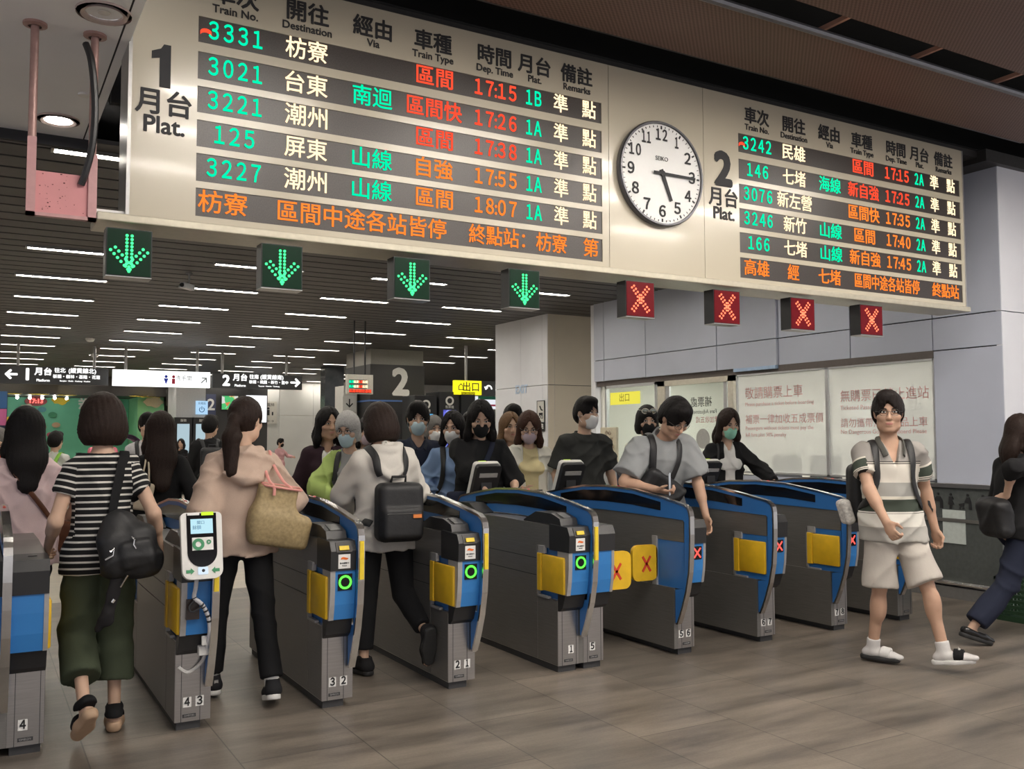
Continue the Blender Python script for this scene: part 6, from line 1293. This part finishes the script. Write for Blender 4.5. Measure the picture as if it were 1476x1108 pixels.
# --- woman leaving at the right edge
x, y = 5.70, -.95
p = Person('woman in black striding out of the right edge, arm bent behind her', (x,y), -112, 1.78, fem=True, pel=.86, hs=1.0, hyaw=-10, hpitch=6, lean=6, w=1.05, skin=SK2, seed=33, R=dict(w=(.16,-.17,1.08), pole=(.7,-.8,.5), dir=(-.8,-.2,-.3), palm=(0,.9,-.3), curl=.25), L=dict(w=(-.2,.3,1.0)), RF=dict(a=(.09,-.42,.135), yaw=0, pitch=18), LF=dict(a=(-.08,.36,.1), pitch=-6))
p.hair('long', length=.26, m=DKBR); p.top('top', BK, 1.3, .02, .84, fold=.006); p.bottom('trousers', NAVY, .1, .082, .08, 1.90, .007); sh = p.shoes('flat', mat('black_leather', (.012,.012,.012), .25), SOLEK)
for up, q, n, M in sh: b = MB(); b.ball(q(.015,.135,.062)*p.k, (.014,.01,.008), 8).ball(q(-.015,.135,.062)*p.k, (.014,.01,.008), 8); b.build('bow', MATS['black_leather'], up, True)
bag = p.carry('black_bag', 'soft black bag behind the hip of the woman leaving at the right edge', 'bag'); c = V3(.10,-.22,.92); F = Field(c-.3, c+.3, .01); F.put(rbox(c, (.15,.075,.15), .07, rotm(10,0,0)), 0); F.warp(folds(.012,1.2,5)); p.sdf(F, 'bag_body', BAGK, bag)

# --- the queue behind the gates
def passer(label, px, Y, rz, h, fem, hair, hm, topf, mask=None, glasses=False, hyaw=0, hpitch=6, w=1., seed=1, R=None, L=None, skin=SK2, fine=.007, legs=None, lean=0, hs=1.14, hv=1., length=.3, bot=None):
    x, y = XY(px, Y); p = Person(label, (x,y), rz, h, fem=fem, hyaw=hyaw, hpitch=hpitch, w=w, seed=seed, R=R, L=L, skin=skin, fine=fine, lean=lean, hs=hs, RF=dict(a=(.1,.12,.085)), LF=dict(a=(-.1,-.1,.085)))
    p.hair(hair, hm, hv, length); topf(p)
    if mask: p.mask(mask)
    if glasses: p.glasses(GLS)
    if bot is not False: p.bottom('trousers', bot or BK2, .1, .085, .08)
    p.shoes('sneaker', BK2, SOLEK); return p
def t_plum(p): p.top('shirt', WHT, 0, .012, .9, v=.09); p.top('cardigan', PLUM, 1.25, .024, .62, opening=.028, flare=.01, fold=.006, neck=.095, arm=.012)
passer('woman with shoulder length dark hair in plum cardigan over a white collar, looking ahead', 472, 3.0, 166, 1.765, True, 'half', HAIRB(), t_plum, hyaw=14, seed=41, length=.2, R=dict(w=(.26,.05,.88)), w=1.04, skin=SK1)
def t_lime(p): p.top('grey_tee', cloth('heather_tee', (.27,.27,.26)), .5, .016, .82, low=.02); p.top('cardigan', LIME, 1.9, .024, .72, opening=.075, fold=.008, neck=.09, arm=.012, bust=0.)
p = passer('older woman with short grey hair, glasses and pale blue mask in lime green cardigan', 505, 2.35, 158, 1.72, True, 'bob', GREYH, t_lime, MKB, True, hyaw=-18, hpitch=18, seed=44, hv=.86, R=dict(w=(.10,.24,1.06), pole=(1,-.4,-.4)), L=dict(w=(-.08,.26,1.08), pole=(-1,-.4,-.5)))
text_o = text('shirt_lettering', 'ROC', .10, (0,0,0), mat('mint_print', (.35,.62,.48), .6), p.root, Matrix(((-1,0,0),(0,0,1),(0,1,0)))); text_o.data.transform(Matrix.Translation(Vector(p.T((0,.148,1.19))*p.k)))
bag = p.carry('crossbody_bag', 'black crossbody bag with wide straps on the older woman in lime', 'bag'); c = V3(.08,.19,.86); F = Field(c-.25, c+.25, .01); F.put(rbox(c, (.15,.05,.1), .03), 0); p.sdf(F, 'bag_body', BAGK, bag); bagpath(p, bag, 'strap', [(.09,-.04,1.46),(.10,.08,1.38),(.12,.12,1.2),(.13,.14,1.0)], .05, BAGK); bagpath(p, bag, 'strap', [(-.09,-.04,1.46),(-.10,.08,1.38),(-.08,.13,1.2),(-.06,.14,1.0)], .05, BAGK)
passer('person with lilac mask half hidden behind the older woman in lime', 527, 4.2, 170, 1.70, True, 'half', HAIRB(), lambda p: p.top('top', BK, 1.5, .02, .8), MKP, seed=46, length=.15)
def t_navy(p): p.top('polo_shirt', NAVY, .7, .024, .8, v=.1, neck=.08); b = MB(); [b.tube([v*p.k for v in catmull([p.TS(q) for q in ((sg*.03,-.06,1.475),(sg*.072,-.0,1.475),(sg*.07,.07,1.43),(sg*.045,.12,1.37))],4)], 1, 8, flat=(.02,.005,(sg*.7,.35,.55))) for sg in (-1,1)]; b.build('collar', cloth('navy_collar', (.03,.035,.05)), p.root, True)
passer('man with parted black hair and pale blue mask in navy polo behind the gates', 602, 2.9, 165, 1.825, False, 'short', HAIRB(), t_navy, MKB, hyaw=-6, hpitch=10, seed=48, hv=1.2, w=1.04)
passer('person with dark grey hair half hidden behind the man in navy polo', 624, 4.3, 175, 1.735, True, 'bob', GREY2, lambda p: p.top('top', BK, 1.5, .02, .8), MKW, seed=50, hv=.92)
def t_blue(p): p.top('shirt', BLUEC, 1.6, .026, .74, arm=.025, fold=.008, v=.06)
p = passer('woman with tied back black hair and white mask in light blue shirt with black straps', 655, 2.6, 160, 1.735, True, 'half', HAIRB(), t_blue, MKW, hyaw=-22, hpitch=12, seed=52, length=.16, hv=.95, R=dict(w=(.24,.16,1.0)), bot=WHT)
backpack(p, 'black backpack with shoulder straps on the woman in light blue shirt', BAGK)
passer('person with black mask and short dark hair standing behind the black haired woman', 677, 4.0, 165, 1.77, False, 'short', HAIRB(), lambda p: p.top('top', BK, .8, .02, .8), MKK, seed=54)
passer('man with short black hair and pale mask behind the woman in cream cardigan', 738, 4.1, 168, 1.865, False, 'short', HAIRB(), lambda p: p.top('top', cloth('grey_shirt', (.12,.12,.13)), .8, .02, .8), MKB, True, seed=56, hpitch=10, hv=1.1)
p = passer('woman with long light brown hair holding a paper ticket, partly hidden', 734, 3.15, 155, 1.745, True, 'long', hairmat('hair_light_brown', (.14,.08,.04)), lambda p: p.top('top', cloth('ivory_top', (.60,.57,.50)), 1.6, .022, .8), None, hyaw=12, seed=58, R=dict(w=(.1,.28,1.12)), L=dict(w=(-.1,.28,1.12), pole=(-1,-.4,-.5), curl=.7))
tk = p.carry('paper_ticket', 'small white paper ticket held by the light brown haired woman', 'ticket'); d, nn, t, _ = p.hand['L']; c = p.J['L'][2]+d*.09; MB().box(-.03,.03,-.001,.001,-.02,.06).build('sheet', STK, tk, False, Matrix.Diagonal((p.k,)*3).to_4x4() @ Matrix.Translation(Vector(c)))
pb = p.carry('plastic_bag', 'clear crumpled plastic bag in front of the woman with the ticket', 'bag'); c = V3(-.05,.33,.92); F = Field(c-.28, c+.28, .011); F.put(ell(c+V3(0,0,-.05), (.15,.09,.13)), 0); F.put(cone(c, c+V3(0,0,.15), .08, .02), .06); F.warp(folds(.014,2.,7)); p.sdf(F, 'bag_body', glassmat('plastic_film', (.85,.87,.87), .45, .15), pb, 0)
def t_cream(p): p.top('blouse', cloth('yellow_blouse', (.56,.48,.27)), .0, .014, .86, low=.02); p.top('cardigan', CREAMC, 1.9, .026, .8, opening=.07, fold=.008, neck=.09, arm=.015, bust=0.)
p = passer('woman with auburn hair, glasses and lilac mask in cream cardigan looking at her phone', 762, 2.55, 160, 1.755, True, 'long', BROWNH, t_cream, MKP, True, hyaw=-8, hpitch=24, seed=60, length=.24, R=dict(w=(.10,.27,1.05), pole=(1,-.4,-.5), curl=.6), L=dict(w=(-.3,.2,1.0), pole=(-1,-.5,-.3), curl=.6))
ph = p.carry('phone', 'black phone in the hand of the auburn haired woman', 'phone'); d, nn, t, _ = p.hand['R']; c = p.J['R'][2]+d*.1; MB().box(-.075,.075,-.035,.035,-.005,.005,.004).build('case', BLACK, ph, False, Matrix.Diagonal((p.k,)*3).to_4x4() @ Matrix.Translation(Vector(c)+Vector((-.02,0,.02))) @ Matrix.Rotation(RAD(20),4,'X'))

# --- people deeper in the hall
p = passer('woman with very long dark hair in black jacket, left of the beige hoodie', 232, 2.7, -4, 1.70, True, 'long', DKBR, lambda p: p.top('jacket', BK, 1.95, .024, .78, fold=.006), None, seed=70, length=.40, bot=NAVY, R=dict(w=(.26,.02,.92)), L=dict(w=(-.2,.2,1.05)), hv=1.05)
tb = p.carry('tote_bag', 'cream canvas tote bag hanging from the shoulder of the woman in black jacket', 'bag'); c = V3(-.14,-.2,1.12); F = Field(c-.22, c+.22, .011); F.put(rbox(c, (.07,.05,.11), .02, rotm(0,10,0)), 0); p.sdf(F, 'bag_body', cloth('canvas', (.50,.43,.32)), tb); b = MB(); b.tube([v*p.k for v in catmull([c+V3(-.03,-.03,.1), V3(-.13,-.17,1.36), V3(-.11,-.03,1.46)],5)], .007, 6).tube([v*p.k for v in catmull([c+V3(.04,-.03,.1), V3(-.1,-.17,1.36), V3(-.10,-.03,1.46)],5)], .007, 6); b.build('handle', MATS['canvas'], tb, True)
p = passer('young man with black fringe in pale striped shirt walking towards us at the back', 213, 7.0, 175, 1.80, False, 'short', HAIRB(), lambda p: p.top('shirt', cloth('pale_check_shirt', (.45,.44,.45), .85, .4), 1.0, .024, .8, opening=.03), None, seed=72, hv=1.15, fine=.008)
backpack(p, 'black backpack of the young man in pale striped shirt', BAGK)
p = passer('man in black jacket seen from behind with a black backpack bearing a white tick', 302, 8.5, -2, 1.82, False, 'short', HAIRB(), lambda p: p.top('jacket', BK, 1.95, .026, .76), None, seed=74, hyaw=-35, fine=.008, w=1.05)
bp, C, R = backpack(p, 'black backpack with white tick mark on the man in black jacket', mat('black_grey_nylon', (.02,.021,.024), .5), half=(.15,.08,.22)); swoosh('swoosh', bp, C+V3(-.02,-.142,-.06), .12, WHT, (V3(1,0,0), V3(0,0,1), V3(0,-1,0)), p.k)
passer('small figure in black top and grey trousers by the far display cabinets', 262, 22.5, 150, 1.50, True, 'half', HAIRB(), lambda p: p.top('top', BK, 1.9, .02, .85), None, seed=76, fine=.012, bot=cloth('pale_grey_trousers', (.33,.32,.31)), R=dict(w=(.05,.2,1.42), pole=(1,-.2,-.6)), length=.15)
passer('small figure with white mask in pink top behind the red stroller', 287, 22.8, 165, 1.50, True, 'half', DKBR, lambda p: p.top('top', PINKB, 1.9, .02, .8), MKW, seed=78, fine=.012, length=.2)
passer('small figure in pink top with dark mask pointing along the far grey wall', 404, 22.5, 215, 1.50, True, 'short', HAIRB(), lambda p: p.top('top', cloth('rose_top', (.62,.35,.36)), 1.9, .02, .8), MKK, seed=80, fine=.012, L=dict(w=(-.35,.3,1.15)))
passer('figure in bright coral top at the far left edge', 1, 7.5, 150, 1.62, True, 'bob', GREY2, lambda p: p.top('top', cloth('coral_top', (.75,.10,.06)), 1.9, .03, .75), None, seed=82, fine=.01, w=1.1)
p = passer('figure in white jacket with dark hair between the pink and striped women', 80, 9.5, -30, 1.60, False, 'short', HAIRB(), lambda p: p.top('jacket', cloth('white_jacket', (.55,.55,.53)), 1.95, .03, .8), None, seed=84, fine=.01)
backpack(p, 'lime green and black backpack on the figure in white jacket', mat('lime_nylon', (.22,.50,.05), .5))
# stroller
x, y = XY(281,21.5); st = thing('stroller', 'red and black stroller in front of the far display cabinets', 'stroller', (x,y,0), 0)
RDC = cloth('stroller_red', (.50,.05,.06)); F = Field((-.4,-.4,.2), (.4,.4,1.2), .02); F.put(rbox((0,0,.55), (.22,.2,.12), .06), 0); F.put(ell((0,.12,.85), (.24,.2,.2)), .03); F.cut(ell((0,-.1,.8), (.19,.2,.18)), .02); V, Q = F.nets(); mesh_obj('seat', V, Q, RDC, st, True)
b = MB(); [b.tube([(sx*.24,.28,1.05),(sx*.24,-.1,.3),(sx*.22,-.25,.12)], .018, 6).tube([(sx*.24,-.2,.5),(sx*.24,.25,.12)], .018, 6) for sx in (-1,1)]; b.tube([(-.24,.28,1.05),(.24,.28,1.05)], .018, 6); b.build('frame', BLACK, st, True)
for sx in (-1,1):
    for yy in (-.26,.26): MB().lathe([(.1,-.03),(.11,0),(.1,.03)], (sx*.24,yy,.11), 'x', 16).build('wheel', BLACK, st, True)
MB().box(-.2,.2,-.2,.2,.2,.36,.03).build('basket', BAGK, st); MB().box(-.12,.1,-.215,-.2,.42,.5).build('white_pouch', WHT, st)

# dark green basket on the floor at the right edge
bk = thing('basket', 'dark green open weave basket on the floor at the right edge behind the leaving woman', 'basket', (6.62,-.55,0)); GRB = mat('dark_green_weave', (.02,.06,.025), .6)
b = MB()
for z in np.arange(.02,.34,.045): b.box(-.26,.26,-.19,-.175,z,z+.025).box(-.26,.26,.175,.19,z,z+.025).box(-.26,-.245,-.19,.19,z,z+.025).box(.245,.26,-.19,.19,z,z+.025)
for x in np.arange(-.25,.26,.05): b.box(x-.006,x+.006,-.193,-.172,.0,.34).box(x-.006,x+.006,.172,.193,.0,.34)
b.build('woven_side', GRB, bk); MB().box(-.26,.26,-.19,.19,0,.02).build('base', GRB, bk); MB().box(-.27,.27,-.20,-.17,.335,.36).box(-.27,.27,.17,.20,.335,.36).box(-.27,-.24,-.20,.20,.335,.36).box(.24,.27,-.20,.20,.335,.36).build('rim', GRB, bk)
